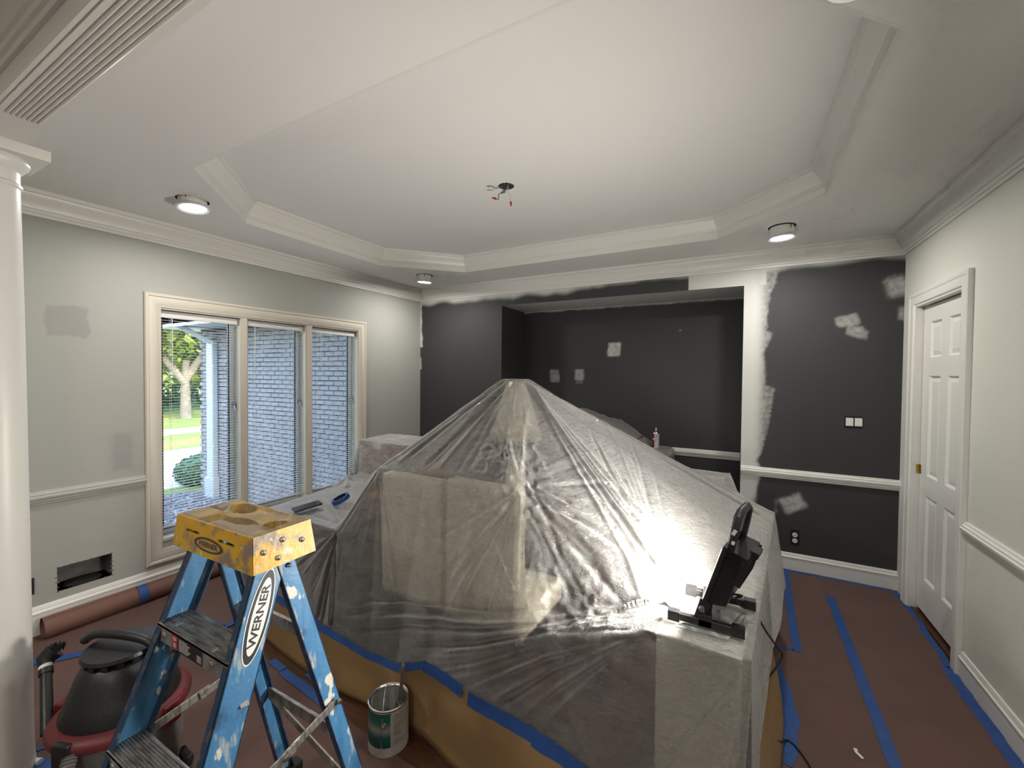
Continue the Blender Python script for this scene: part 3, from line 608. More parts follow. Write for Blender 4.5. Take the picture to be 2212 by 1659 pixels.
# ------------------------------------------------------------------ furniture under the plastic
PR = math.radians(-4.0)
def cream_chair(x, y, rz, label, hgt=1.06, quilt=False):
    t = thing('upholstered_chair', label, 'chair', (x,y,0), 'cream upholstered dining chairs under the plastic')
    R = Matrix.Translation((x,y,0)) @ Matrix.Rotation(rz,4,'Z')
    def bl(mb, *a, **k): return mb.xf(R).build(*a, t, **k)
    bl(MB().box((-.205,-.045,.40),(.205,.035,hgt-.01)), 'backrest', M['cream'], bevel=.02)
    bl(MB().box((-.21,.0,.36),(.21,.44,.48)), 'seat', M['cream'], bevel=.02)
    if quilt:
        mb = MB()
        for k in range(-6,7):
            for sg in (1,-1):
                a = (k*.075-.19*sg, .62); b = (k*.075+.19*sg, 1.0)
                if max(abs(a[0]),abs(b[0])) < .3:
                    q = lambda p: (max(-.19,min(.19,p[0])),-.0475,p[1])
                    mb.tube([q(a), q((a[0]*.5+b[0]*.5,.81)), q(b)], .004, 5)
        bl(mb, 'quilting', M['cream'])
    for i in (-1,1):
        for j in (0,1):
            bl(MB().box((i*.18-.02,-.03+j*.42,0),(i*.18+.02,.01+j*.42,.37)), 'leg', M['darkwood'])
cream_chair(-1.465,1.67,-.02,'cream upholstered chair under the plastic, left of the facing pair', 1.045)
cream_chair(-1.030,1.655,-.04,'cream quilted chair under the plastic, right of the facing pair', 1.07, True)
cream_chair(-.26,3.33,PI+.1,'cream chair under the plastic at the far right of the pile', .85)
ta = thing('dining_table', 'dark wooden dining table hidden under the plastic-covered pile', 'table', (-1.15,2.45,0))
TR_ = Matrix.Translation((-1.15,2.45,0)) @ Matrix.Rotation(PR,4,'Z')
MB().box((-.72,-.50,.715),(.72,.62,.755)).xf(TR_).build('tabletop', M['darkwood'], ta, bevel=.006)
for i in (-1,1):
    for j in (-.42,.54): MB().box((i*.62-.035,j-.035,0),(i*.62+.035,j+.035,.715)).xf(TR_).build('leg', M['darkwood'], ta)
cb = thing('sideboard', 'dark reddish wooden sideboard under the plastic beside the ladder', 'cabinet', (-2.10,1.70,0))
CR = Matrix.Translation((-2.10,1.70,0)) @ Matrix.Rotation(PR,4,'Z')
MB().box((-.30,-.235,.06),(.31,.24,.74)).xf(CR).build('body', M['darkwood'], cb, bevel=.01)
MB().box((-.31,-.245,.735),(.322,.25,.755)).xf(CR).build('top', M['darkwood'], cb, bevel=.006)
for i in (0,1):
    dd = MB().box((-.285+i*.30,-.25,.10),(.0+i*.295,-.236,.70)).xf(CR).build('cabinet_door', M['darkwood'], cb, bevel=.004)
    MB().lathe([(.0001,0),(.012,.004),(.008,.015),(.005,.02)], CR @ Vector((.0-.03+i*.06,-.265,.45)), 10, Matrix.Rotation(PI/2,3,'X')).build('knob', M['brass'], dd)
for i in (-.27,.27):
    for j in (-.2,.2): MB().box((i-.02,j-.02,0),(i+.02,j+.02,.06)).xf(CR).build('foot', M['darkwood'], cb)
bx = thing('cardboard_box', 'brown cardboard box under the plastic near the window', 'box', (-2.36,2.50,.0))
BR_ = Matrix.Translation((-2.36,2.50,0)) @ Matrix.Rotation(PR*.5,4,'Z')
MB().box((-.235,-.19,.55),(.33,.22,1.025)).xf(BR_).build('body', M['cardboard'], bx, bevel=.004)
MB().box((.0-.235,-.192,1.0),(.33,-.19,1.027)).xf(BR_).build('flap_edge', M['cardboard'], bx)
MB().box((-.10,-.1935,.985),(.0,-.191,1.02)).box((-.10,-.193,1.02),(.0,.22,1.0275)).xf(BR_).build('packing_tape', M['white'], bx)
st = thing('storage_trunk', 'dark trunk supporting the cardboard box under the plastic', 'trunk', (-2.36,2.50,0))
MB().box((-.30,-.20,0),(.34,.26,.50)).xf(BR_).build('body', M['darkwood'], st, bevel=.01); MB().box((-.305,-.205,.49),(.345,.265,.55)).xf(BR_).build('lid', M['darkwood'], st, bevel=.01)
wc = thing('white_cabinet', 'tall white slim cabinet under the plastic carrying the work light', 'cabinet', (-.02,2.1,0))
ang = math.atan2(.107,1.0); WR_ = Matrix.Translation((-.095,1.355,0)) @ Matrix.Rotation(-ang,4,'Z')
MB().box((-.120,.012,.0065),(.120,1.50,.735)).xf(WR_).build('body', M['cream2'], wc, bevel=.004)
MB().box((-.122,.008,.735),(.122,1.505,.752)).xf(WR_).build('top', M['cream2'], wc, bevel=.003)
lp = thing('table_lamp', 'cream shaded table lamp holding up the peak of the plastic', 'lamp', (-1.105,2.10,.757))
MB().lathe([(.09,.757),(.09,.775),(.03,.79),(.05,.9),(.06,1.0),(.03,1.12),(.012,1.16),(.012,1.25)], (-1.105,2.10,0), 20).build('base', M['cream2'], lp, smooth=50)
MB().open_lathe([(.15,1.20),(.052,1.525)], (-1.105,2.10,0), 28).build('shade', M['cream'], lp, smooth=50, solid=.003)
MB().lathe([(.0001,1.524),(.052,1.526)], (-1.105,2.10,0), 24).build('shade_cap', M['cream'], lp)

# ------------------------------------------------------------------ plastic film
def film(name, op=.34, rough=.2, tint=(.97,.97,.96), bs=1.0, blur=.6, gz=.95):
    m = bpy.data.materials.new(name); m.use_nodes = True; nt = m.node_tree; nt.nodes.clear(); N = nt.nodes.new; L = nt.links.new
    tr = N('ShaderNodeBsdfTransparent'); tr.inputs[0].default_value = (.97,.97,.96,1)
    rf_ = N('ShaderNodeBsdfRefraction'); rf_.inputs['Color'].default_value = (.97,.97,.96,1); rf_.inputs['IOR'].default_value = 1.10; rf_.inputs['Roughness'].default_value = .42
    df = N('ShaderNodeBsdfDiffuse'); df.inputs[0].default_value = (*tint,1); tl = N('ShaderNodeBsdfTranslucent'); tl.inputs[0].default_value = (*tint,1)
    gl = N('ShaderNodeBsdfGlossy'); gl.inputs['Roughness'].default_value = rough
    tc = N('ShaderNodeTexCoord'); mp = N('ShaderNodeMapping'); mp.inputs['Scale'].default_value = (1,1,2.6); mp.inputs['Rotation'].default_value = (.3,.5,.4)
    n1 = N('ShaderNodeTexNoise'); n1.inputs['Scale'].default_value = 30; n1.inputs['Detail'].default_value = 4; n1.inputs['Roughness'].default_value = .68; n1.inputs['Distortion'].default_value = 1.2
    bp = N('ShaderNodeBump'); bp.inputs['Strength'].default_value = .5*bs; bp.inputs['Distance'].default_value = .02
    L(tc.outputs['Object'], mp.inputs[0]); L(mp.outputs[0], n1.inputs['Vector']); L(n1.outputs[0], bp.inputs['Height'])
    for s_ in (df,tl,gl): L(bp.outputs[0], s_.inputs['Normal'])
    cl = N('ShaderNodeMixShader'); cl.inputs[0].default_value = blur; L(tr.outputs[0], cl.inputs[1]); L(rf_.outputs[0], cl.inputs[2])
    sc = N('ShaderNodeMixShader'); sc.inputs[0].default_value = .56; L(df.outputs[0], sc.inputs[1]); L(tl.outputs[0], sc.inputs[2])
    lw_ = N('ShaderNodeLayerWeight'); lw_.inputs[0].default_value = .5
    n2 = N('ShaderNodeTexNoise'); n2.inputs['Scale'].default_value = 9; n2.inputs['Detail'].default_value = 3; n2.inputs['Roughness'].default_value = .7; L(mp.outputs[0], n2.inputs['Vector'])
    ma = N('ShaderNodeMath'); ma.operation = 'MULTIPLY_ADD'; pw = N('ShaderNodeMath'); pw.operation = 'POWER'; pw.inputs[1].default_value = 2.0; L(lw_.outputs['Facing'], pw.inputs[0]); ma.inputs[1].default_value = gz; ma.inputs[2].default_value = op-.12; L(pw.outputs[0], ma.inputs[0])
    mb_ = N('ShaderNodeMath'); mb_.operation = 'MULTIPLY_ADD'; mb_.inputs[1].default_value = .24; L(n2.outputs[0], mb_.inputs[0]); L(ma.outputs[0], mb_.inputs[2]); mb_.use_clamp = True
    mx = N('ShaderNodeMixShader'); L(mb_.outputs[0], mx.inputs[0]); L(cl.outputs[0], mx.inputs[1]); L(sc.outputs[0], mx.inputs[2])
    fr = N('ShaderNodeFresnel'); fr.inputs[0].default_value = 1.5; L(bp.outputs[0], fr.inputs['Normal'])
    mg = N('ShaderNodeMixShader'); L(fr.outputs[0], mg.inputs[0]); L(mx.outputs[0], mg.inputs[1]); L(gl.outputs[0], mg.inputs[2])
    o = N('ShaderNodeOutputMaterial'); L(mg.outputs[0], o.inputs[0]); return m
M['film'] = film('clear_plastic_film', .205, .10, blur=.10, gz=1.15, bs=1.1)

PT = {  # supports of the sheet
 'PK1':(-1.168,2.06,1.540),'PK2':(-1.042,2.06,1.541),'PK3':(-1.046,2.155,1.540),'PK4':(-1.172,2.155,1.540),
 'BL':(-1.685,1.615,1.060),'BM':(-1.017,1.600,1.086),'BR':(-.825,1.585,1.084),'BX':(-1.35,1.605,1.068),
 'C1':(-2.602,2.30,1.046),'C2':(-2.02,2.29,1.046),'C0':(-2.66,2.70,1.046),'C3':(-2.05,2.72,1.046),'Q':(-.645,1.405,.60),'LA':(-.165,1.60,.772),'C1b':(-2.612,2.262,.79),'C2b':(-2.03,2.255,.82),
 'A1':(-1.775,1.425,.768),'A0':(-2.44,1.465,.766),'A2':(-2.50,1.93,.766),'A4':(-2.12,1.93,.768),
 'WL':(-.240,1.338,.764),'WR':(.050,1.338,.764),'WFR':(.212,2.90,.764),'WFL':(-.06,2.90,.770),'WM':(.132,2.12,.764),
 'K':(-.03,3.36,.880),'K2':(-.48,3.36,.890),'K3':(.02,3.12,.81),
 'T0':(-2.47,1.44,.30),'T1':(-2.243,1.416,.306),'T2':(-2.004,1.39,.311),'T3':(-1.765,1.364,.298),'T4':(-1.495,1.380,.255),'T5':(-1.334,1.392,.245),'T6':(-1.150,1.372,.325),'T7':(-1.003,1.330,.348),'T8':(-.89,1.305,.345),'T9':(-.657,1.289,.329),'T10':(-.518,1.293,.303),'T11':(-.39,1.297,.26),'T12':(-.25,1.305,.10),
 'W0':(-.245,1.322,.02),'W1':(.065,1.322,.02),
 'R1':(.088,1.55,.36),'R2':(.130,1.74,.585),'R3':(.178,2.02,.56),'R4':(.225,2.45,.50),'R5':(.28,2.95,.32),'R6':(.12,3.50,.32),
 'N1':(-.55,3.62,.33),'N2':(-1.5,3.58,.33),'N3':(-2.5,3.42,.33),'L3':(-2.76,2.9,.33),'L2':(-2.74,2.2,.35),'L1':(-2.66,1.75,.40),
}
names = list(PT); idx = {n: i for i, n in enumerate(names)}
bd = ['T0','T1','T2','T3','T4','T5','T6','T7','T8','T9','T10','T11','T12','W0','W1','R1','R2','R3','R4','R5','R6','N1','N2','N3','L3','L2','L1']
cons = list(zip(bd, bd[1:]+bd[:1])) + [('PK1','PK2'),('PK2','PK3'),('PK3','PK4'),('PK4','PK1'),('PK2','LA'),('LA','WL'),('BR','Q'),('Q','WL'),('Q','LA'),('BR','LA'),('PK1','BL'),('BL','BX'),('BX','BM'),('BM','BR'),('BL','A1'),('A1','T3'),('A0','A1'),('A0','T0'),('PK2','BR'),('PK1','C2'),('C1','C2'),('PK2','WFR'),('PK3','K2'),('K2','K'),('WL','WR'),('WR','WM'),('WM','WFR'),('WFR','K3'),('K3','K'),('C1','C1b'),('C1b','C2b'),('C2','C2b'),('C1b','A2'),('A2','A4'),('A4','A1'),('C1','C0'),('WL','W0'),('WR','W1'),('WL','T12'),('Q','T8'),('C2b','BL'),('A2','L1'),('A0','L1')]
v2 = [Vector(PT[n][:2]) for n in names]
rv, re_, rf, ov, oe, of = geometry.delaunay_2d_cdt(v2, [(idx[a], idx[b]) for a, b in cons], [[idx[n] for n in bd]], 1, 1e-5)
P3 = []
for k, vv in enumerate(rv):
    src = ov[k]
    if src: P3.append(np.array(PT[names[src[0]]]))
    else:  # crossing of creases: interpolate on nearest supports
        d = sorted((( (vv-v2[i]).length, i) for i in range(len(v2))))[:3]; w_ = [1/(a+1e-4) for a, _ in d]
        P3.append(np.array((vv.x, vv.y, sum(a*PT[names[i]][2] for a, (_, i) in zip(w_, d))/sum(w_))))
P3 = np.array(P3); tris = np.array([t for t in rf if len(t) == 3])
def refine(VV, FF, L):   # split every edge longer than L, conforming
    for _ in range(14):
        E = np.sort(np.concatenate([FF[:,[0,1]],FF[:,[1,2]],FF[:,[2,0]]]),1); uk, inv = np.unique(E[:,0]*np.int64(1<<32)+E[:,1], return_inverse=True); inv = inv.reshape(-1); ue = np.stack([uk>>32, uk & 0xffffffff],1)
        long = np.linalg.norm(VV[ue[:,0]]-VV[ue[:,1]],axis=1) > L
        if not long.any(): break
        mid = np.full(len(ue), -1); mid[long] = len(VV)+np.arange(long.sum()); VV = np.concatenate([VV, (VV[ue[long,0]]+VV[ue[long,1]])/2])
        m = mid[inv].reshape(3,-1).T; out = []
        for r_ in range(3):   # rotate patterns
            F = np.roll(FF,-r_,1); Q = np.roll(m,-r_,1); s0, s1, s2 = (Q>=0).T
            k = s0 & ~s1 & ~s2; out += [np.stack([F[k,0],Q[k,0],F[k,2]],1), np.stack([Q[k,0],F[k,1],F[k,2]],1)]
            k = s0 & s1 & ~s2; out += [np.stack([Q[k,0],F[k,1],Q[k,1]],1), np.stack([F[k,0],Q[k,0],Q[k,1]],1), np.stack([F[k,0],Q[k,1],F[k,2]],1)]
        k = (m>=0).all(1); F = FF[k]; Q = m[k]
        out += [np.stack([F[:,0],Q[:,0],Q[:,2]],1), np.stack([Q[:,0],F[:,1],Q[:,1]],1), np.stack([Q[:,2],Q[:,1],F[:,2]],1), Q]
        out.append(FF[(m<0).all(1)]); FF = np.concatenate(out)
    return VV, FF
def normals(VV, FF):
    n = np.cross(VV[FF[:,1]]-VV[FF[:,0]], VV[FF[:,2]]-VV[FF[:,0]]); N = np.zeros_like(VV)
    for k in range(3):
        for c_ in range(3): N[:,c_] += np.bincount(FF[:,k], n[:,c_], len(VV))
    return N/(np.linalg.norm(N,axis=1,keepdims=True)+1e-12)
def smooth_mesh(VV, FF, it, lam, keep):
    E = np.concatenate([FF[:,[0,1]],FF[:,[1,2]],FF[:,[2,0]]]); E = np.sort(E,1); E = np.unique(E[:,0]*np.int64(1<<32)+E[:,1]); a, b = E>>32, E & 0xffffffff
    deg = np.bincount(np.concatenate([a,b]), minlength=len(VV))[:,None]
    for _ in range(it):
        Sm = np.stack([np.bincount(a, VV[b,k], len(VV))+np.bincount(b, VV[a,k], len(VV)) for k in range(3)],1)
        VV = VV + (Sm/np.maximum(deg,1)-VV)*lam*keep
    return VV
def seg_d(VV, a, b):
    a = np.array(a); b = np.array(b); ab = b-a; t = np.clip((VV-a)@ab/(ab@ab),0,1); return np.linalg.norm(VV-(a+t[:,None]*ab),axis=1), t
VV, FF = refine(P3, tris, .0100)
sup = P3[[k for k in range(len(rv))]]
dm = np.full(len(VV), 9.)
for s_ in sup: dm = np.minimum(dm, np.linalg.norm(VV-s_,axis=1))
for a_, b_ in (('WL','WR'),('WR','WM'),('WM','WFR'),('BL','BX'),('BX','BM'),('BM','BR'),('C1','C2'),('PK1','PK2'),('PK2','PK3'),('PK3','PK4'),('PK4','PK1'),('A0','A1'),('WL','W0'),('WR','W1'),('C1','C0'),('WFR','WFL')):
    dm = np.minimum(dm, seg_d(VV, PT[a_], PT[b_])[0])
keep = np.clip(dm/.03, 0, 1)[:,None]; keep = .05+.95*keep
# boundary stays put
E = np.sort(np.concatenate([FF[:,[0,1]],FF[:,[1,2]],FF[:,[2,0]]]),1); uk, ct = np.unique(E[:,0]*np.int64(1<<32)+E[:,1],return_counts=True); uk = uk[ct==1]; bdv = np.unique(np.concatenate([uk>>32, uk & 0xffffffff])); keep[bdv] = 0
VV = smooth_mesh(VV, FF, 22, .6, keep)
NN = normals(VV, FF)
if NN[:,2].mean() < 0: FF = FF[:,::-1]; NN = -NN
H_ = np.zeros(len(VV))
# tension creases: support to support, and fans inside each facet
PP = {n: np.array(PT[n]) for n in PT}
FRONT = (NN[:,1] < -.15) & (VV[:,1] < 1.62)
def crease(a, b, amp, w, endf=.10, mode='xy', mask=None):
    c_ = [0,1] if mode == 'xy' else [0,2]; a = np.array(a)[c_]; b = np.array(b)[c_]; Q = VV[:,c_]; lo_ = np.minimum(a,b)-w*3; hi_ = np.maximum(a,b)+w*3
    k_ = ((Q>lo_)&(Q<hi_)).all(1)
    if mode == 'xz': k_ &= FRONT
    k_ = np.nonzero(k_)[0]
    if len(k_) == 0: return
    ab = b-a; t = np.clip((Q[k_]-a)@ab/(ab@ab),0,1); d = np.linalg.norm(Q[k_]-(a+t[:,None]*ab),axis=1)
    tp = np.clip(np.minimum(t, 1-t)/endf, 0, 1); H_[k_] += amp*tp*np.exp(-(d/w)**2)
U = RNG.uniform; SG = lambda: RNG.choice((-1,1))
def near(p, s_): return np.array(p)+RNG.normal(0,s_,3)
LA = (-.165,1.600,.77)   # the sheet is pinched under the lamp foot
for n, (dx, dy) in enumerate(((0,0),(.020,.022),(-.035,-.03),(.055,.06),(.10,.12),(-.07,-.08))):
    crease((-1.04+.004*n,2.055,1.5), (LA[0]+dx,LA[1]+dy,.77), (.016,.015,.007,.010,.008,.008)[n], (.007,.007,.009,.010,.012,.010)[n], .10)
for n in range(9): crease(near((-1.03,2.08,1.5),.012), near((.20,2.86,.77),np.array((.05,.12,0))), .010*U(.4,1)*SG(), U(.007,.014), .05)
for n in range(12): crease(near((-1.17,2.08,1.5),.012), near((-2.58,2.25,1.05),np.array((.08,.09,0))), .012*U(.4,1)*SG(), U(.007,.014), .05)
for n in range(10): crease(near((-1.16,2.06,1.5),.012), near((-1.68,1.64,1.06),np.array((.10,.03,0))), .010*U(.4,1)*SG(), U(.007,.013), .05)
for n in range(12): crease(near((-1.10,2.05,1.5),.012), near((-1.15,1.62,1.08),np.array((.2,.02,0))), .009*U(.4,1)*SG(), U(.008,.016), .08)
for n in range(14): crease(PP['BR']+np.array((0,.015,0)), (U(-1.15,-.90),U(1.75,1.95),1.3), .009*U(.5,1)*SG(), U(.007,.014), .10)
for n in range(18): crease(near(PP['BR'],.01), (U(-.75,-.20),U(1.42,1.95),.9), .0035*U(.4,1)*SG(), U(.006,.010), .10)
for n in range(22): crease(near(PP['BR'],.02), (U(-.62,-.30),U(1.45,1.75),0), .008*U(.4,1)*SG(), U(.006,.012), .10)
for n in range(16): crease((U(-.7,-.2),U(1.6,2.4),0), (LA[0]+U(-.05,.03),LA[1]+U(-.05,.05),0), .006*U(.4,1)*SG(), U(.006,.012), .10)
for n in range(8): crease(near(PP['BL'],.012), near(PP['A1'],.02), .012*U(.4,1)*SG(), U(.007,.014), .08, 'xz')
for n in range(9): crease(PP['A1']+np.array((0,0,-.01)), (PP['T3'][0]+U(-.10,.06),0,.30), .011*U(.4,1)*SG(), U(.006,.012), .08, 'xz')
for n in range(10): crease(PP['A1']+np.array((0,0,-.01)), (U(-2.4,-1.85),0,U(.35,.6)), .007*U(.4,1)*SG(), U(.006,.012), .08, 'xz')
for n in range(10): crease(near(PP['C1b'],.03), near((-2.52,1.98,.77),np.array((.08,.05,0))), .014*U(.5,1)*SG(), U(.010,.02), .08)
for n in range(16): crease(near((-1.8,1.5,.77),.02), (U(-2.6,-2.2),U(1.5,1.95),.77), .004*U(.4,1)*SG(), U(.007,.014), .08)
for n in range(34):
    zz = U(.31,.45)
    crease(PP['WL']+np.array((-.005,0,-.012)), (U(-1.75,-.55),0,zz), .012*U(.3,1)*SG(), U(.006,.012), .10, 'xz')
for n in range(14): crease(PP['BR']+np.array((0,0,-.02)), (U(-1.2,-.75),0,U(.5,.85)), .006*U(.4,1)*SG(), U(.007,.014), .08, 'xz')
for n in range(10): crease(PP['BL']+np.array((.02,0,-.02)), (U(-1.75,-1.3),0,U(.4,.8)), .006*U(.4,1)*SG(), U(.007,.014), .08, 'xz')
for n in range(12): crease(PP['WR']+np.array((-.01,0,-.01)), (U(-.235,.03),0,U(.05,.55)), .004*U(.4,1)*SG(), U(.006,.012), .10, 'xz')
# crumpled zone and overall puckering
nn1 = 1-2*np.abs(fbm(VV, 9, 4, 3)-.5); nn2 = 1-2*np.abs(fbm(VV, 22, 8, 2)-.5)
dc = np.minimum(seg_d(VV, (-.64,1.45,.68), (-.46,1.43,.70))[0], seg_d(VV, (-.98,1.75,1.2), (-.86,1.62,1.1))[0])
cz = np.exp(-(dc/.13)**2)
H_ += (nn1-.7)*(.003+.040*cz) + (nn2-.7)*(.0015+.014*cz)
edge = .25+.75*np.clip(dm/.03,0,1); 
VV = VV + NN*(H_*edge)[:,None]
VV[bdv,2] += (fbm(VV[bdv], 12, 6)-.5)*.03
me = bpy.data.meshes.new('plastic_sheet'); off = np.array((-1.2,2.3,0)); nF = len(FF); me.vertices.add(len(VV)); me.vertices.foreach_set('co', (VV-off).astype(np.float32).ravel()); me.loops.add(nF*3); me.loops.foreach_set('vertex_index', FF.astype(np.int32).ravel())
me.polygons.add(nF); me.polygons.foreach_set('loop_start', np.arange(nF,dtype=np.int32)*3); me.update(calc_edges=True)
me.materials.append(M['film']); me.polygons.foreach_set('use_smooth', [True]*len(me.polygons))
ps = bpy.data.objects.new('plastic_sheet', me); C.objects.link(ps); ps.location = off
tag(ps, 'large clear plastic sheet tented over the pile of furniture', 'plastic sheet')

# brown masking paper skirt with its blue tape
def skirt(pts, label, name='masking_paper', flare=.004):
    mb = MB(); vs = []; Q = []
    for (a, za), (b, zb) in zip(pts[:-1], pts[1:]):
        n = max(2, int((Vector(b)-Vector(a)).length/.025)); Q += [(Vector(a).lerp(Vector(b), i/n), za+(zb-za)*i/n) for i in range(n)]
    Q.append((Vector(pts[-1][0]), pts[-1][1])); nv = 10
    for i, (p, zt) in enumerate(Q):
        d = (Q[min(i+1,len(Q)-1)][0]-Q[max(i-1,0)][0]).normalized(); nr = Vector((d.y,-d.x))
        for k in range(nv+1):
            s_ = k/nv; bow = .010*math.sin(s_*PI)*math.sin(i*.19+1) + .006*math.sin(i*.47)*s_*(1-s_)*3 + flare*(1-s_)
            vs.append((p.x+nr.x*bow, p.y+nr.y*bow, .003+zt*s_))
    fs = [(i*(nv+1)+k,(i+1)*(nv+1)+k,(i+1)*(nv+1)+k+1,i*(nv+1)+k+1) for i in range(len(Q)-1) for k in range(nv)]
    return tag(mb.add(vs, fs).build(name, M['brown'], smooth=60, solid=.0006), label, 'masking paper'), Q
TP = [PT[n] for n in bd[1:12]]
skirt([((-2.46,1.455),.27)] + [((x,y+.004),z-.005) for x,y,z in TP] + [((-.26,1.303),.10)], 'brown masking paper skirt along the front foot of the pile')
skirt([((.055,1.42),.20),((.085,1.75),.40),((.125,2.05),.42),((.140,2.22),.42),((.132,2.42),.38),((.115,2.68),.34)], 'brown masking paper skirt along the right side of the pile', flare=.075)
def vtape(pts, w, label):
    mb = MB(); vs = []; n = 0; P = [Vector(p) for p in pts]; Q = []
    for a, b in zip(P[:-1], P[1:]):
        m_ = max(2, int((b-a).length/.03)); Q += [a.lerp(b, i/m_) for i in range(m_)]
    Q.append(P[-1])
    for i, p in enumerate(Q):
        k = random.uniform(-.003,.003); vs += [p+V(0,-.006,w*.5+k), p+V(0,-.016,-w*.5+k)]
    mb.add(vs, [(2*i,2*i+1,2*i+3,2*i+2) for i in range(len(Q)-1)]); return tag(mb.build('tape_strip', M['tape'], solid=.0008), label, 'tape strip', 'blue tape strips along the plastic edge')
vtape([PT['T0'],PT['T1'],PT['T2'],PT['T3']], .036, 'blue tape joining plastic and brown paper behind the ladder')
vtape([PT['T3'],PT['T4'],PT['T5'],(-1.25,1.384,.280),PT['T6']], .030, 'blue tape joining plastic and brown paper above the paint can')
vtape([PT['T6'],PT['T7'],(-.905,1.305,.348)], .042, 'short blue tape piece just right of the paintbrush')
vtape([(-.875,1.303,.336),PT['T9'],PT['T10']], .046, 'blue tape joining plastic and brown paper in the middle of the pile front')
vtape([(-.60,1.288,.312),(-.50,1.290,.295),PT['T11'],(-.27,1.299,.13)], .05, 'blue tape running down to the white cabinet corner')

# ------------------------------------------------------------------ work light on the white cabinet
def text_mesh(txt, size, off=.0, shear=0, space=1.0):
    cu = bpy.data.curves.new('lettering', 'FONT'); cu.body = txt; cu.size = size; cu.align_x = 'CENTER'; cu.align_y = 'CENTER'; cu.offset = off; cu.shear = shear; cu.space_character = space; cu.resolution_u = 3; cu.fill_mode = 'BOTH'
    ob = bpy.data.objects.new('lettering', cu); C.objects.link(ob); bpy.context.view_layer.update()
    me = bpy.data.meshes.new_from_object(ob.evaluated_get(bpy.context.evaluated_depsgraph_get()))
    vs = [tuple(v_.co) for v_ in me.vertices]; fs = [tuple(p.vertices) for p in me.polygons]
    bpy.data.objects.remove(ob); bpy.data.curves.remove(cu); bpy.data.meshes.remove(me); return vs, fs
ZT = .772
wl_ = thing('work_light', 'black portable flood light tilted toward the plastic tent', 'work light', (-.075,1.53,ZT))
for yy, xa, xb in ((1.435,-.185,.035),(1.628,-.150,.070)):
    bar = MB().box((xa+.02,yy-.010,ZT+.004),(xb-.02,yy+.010,ZT+.026)).build('foot_bar', M['blackmetal'], wl_, bevel=.002)
    for e0, e1 in ((xa,xa+.036),(xb-.036,xb)):
        mb = MB().box((e0,yy-.0135,ZT),(e1,yy+.0135,ZT+.030))
        for k in range(4): mb.box((e0+.004+k*.008,yy-.0145,ZT+.001),(e0+.008+k*.008,yy+.0145,ZT+.031))
        mb.build('rubber_end', M['black'], bar)
MB().box((-.092,1.430,ZT+.024),(-.058,1.632,ZT+.040)).box((-.095,1.425,ZT+.004),(-.055,1.447,ZT+.042)).box((-.075,1.617,ZT+.004),(-.04,1.638,ZT+.042)).build('cross_bar', M['blackmetal'], wl_, bevel=.002)
tl_ = math.radians(17); RY = Matrix.Rotation(math.radians(-13),3,'Z'); tv = RY@Vector((math.sin(tl_),0,math.cos(tl_))); nv_ = RY@Vector((-math.cos(tl_),0,math.sin(tl_))); yv = RY@Vector((0,1,0)); pb = Vector((-.072,1.53,ZT+.05))
LF = lambda a, b, c: pb + yv*a + tv*b + nv_*c     # a sideways, b up the face, c out of the face
def lbox(mb, a0,a1,b0,b1,c0,c1, ta=0, tb=0):
    return mb.hexa([LF(a0+ta,b0+tb,c0),LF(a1-ta,b0+tb,c0),LF(a1-ta,b1-tb,c0),LF(a0+ta,b1-tb,c0),LF(a0,b0,c1),LF(a1,b0,c1),LF(a1,b1,c1),LF(a0,b1,c1)])
hs = lbox(lbox(MB(), -.085,.085,.025,.225,-.062,-.012,.012,.02), -.098,.098,.0,.235,-.014,0).build('housing', M['blackmetal'], wl_, bevel=.003)
mb = MB()
for k in range(11): lbox(mb, -.085+k*.0165,-.081+k*.0165,.13,.222,-.078,-.058)
for k in range(9): lbox(mb, -.088,.088,.175+k*.006,.178+k*.006,-.070,-.012)
mb.build('cooling_fin', M['blackmetal'], hs)
lbox(MB(), -.090,.090,.010,.226,.0002,.002).build('lens_rim', M['white'], hs)
lbox(MB(), -.080,.080,.020,.215,.002,.0035).build('lens', emit('flood_lens', (1,.97,.90), 30), hs)
hd_ = MB().tube([LF(-.075,.215,-.02),LF(-.075,.285,-.012),LF(-.068,.325,-.006),LF(-.04,.338,-.004),LF(.04,.338,-.004),LF(.068,.325,-.006),LF(.075,.285,-.012),LF(.075,.215,-.02)], [.011,.012,.013,.013,.013,.013,.012,.011], 10).build('handle', M['black'], wl_, smooth=50)
MB().obox(LF(-.0895,.285,-.013),(.001,.010,.018),Matrix.Rotation(tl_+.2,3,'Y')@Matrix.Rotation(PI/2,3,'Z')).obox(LF(-.0895,.253,-.020),(.001,.009,.011),Matrix.Rotation(tl_,3,'Y')@Matrix.Rotation(PI/2,3,'Z')).build('paint_smear', M['white'], hd_)
for sg in (-1,1):
    br = lbox(MB(), sg*.098-.003,sg*.098+.003,-.045,.04,-.022,.006).build('hinge_bracket', M['blackmetal'], wl_)
    MB().lathe([(.0001,.008),(.008,.008),(.010,0)], LF(sg*.101,.012,-.008), 12, Matrix.Rotation(-sg*PI/2,3,'X')).build('hinge_bolt', M['grey'], br, smooth=40)
lbox(MB(), -.03,.03,.215,.235,-.088,-.062).build('switch_box', M['black'], wl_, bevel=.002)
L = bpy.data.lights.new('flood','AREA'); L.shape = 'RECTANGLE'; L.size = .16; L.size_y = .19; L.energy = 30; L.color = (1,.95,.86)
lo = bpy.data.objects.new('flood', L); C.objects.link(lo); lo.parent = wl_; lo.location = LF(0,.118,.008)-wl_.location; lo.rotation_euler = nv_.to_track_quat('-Z','Y').to_euler()
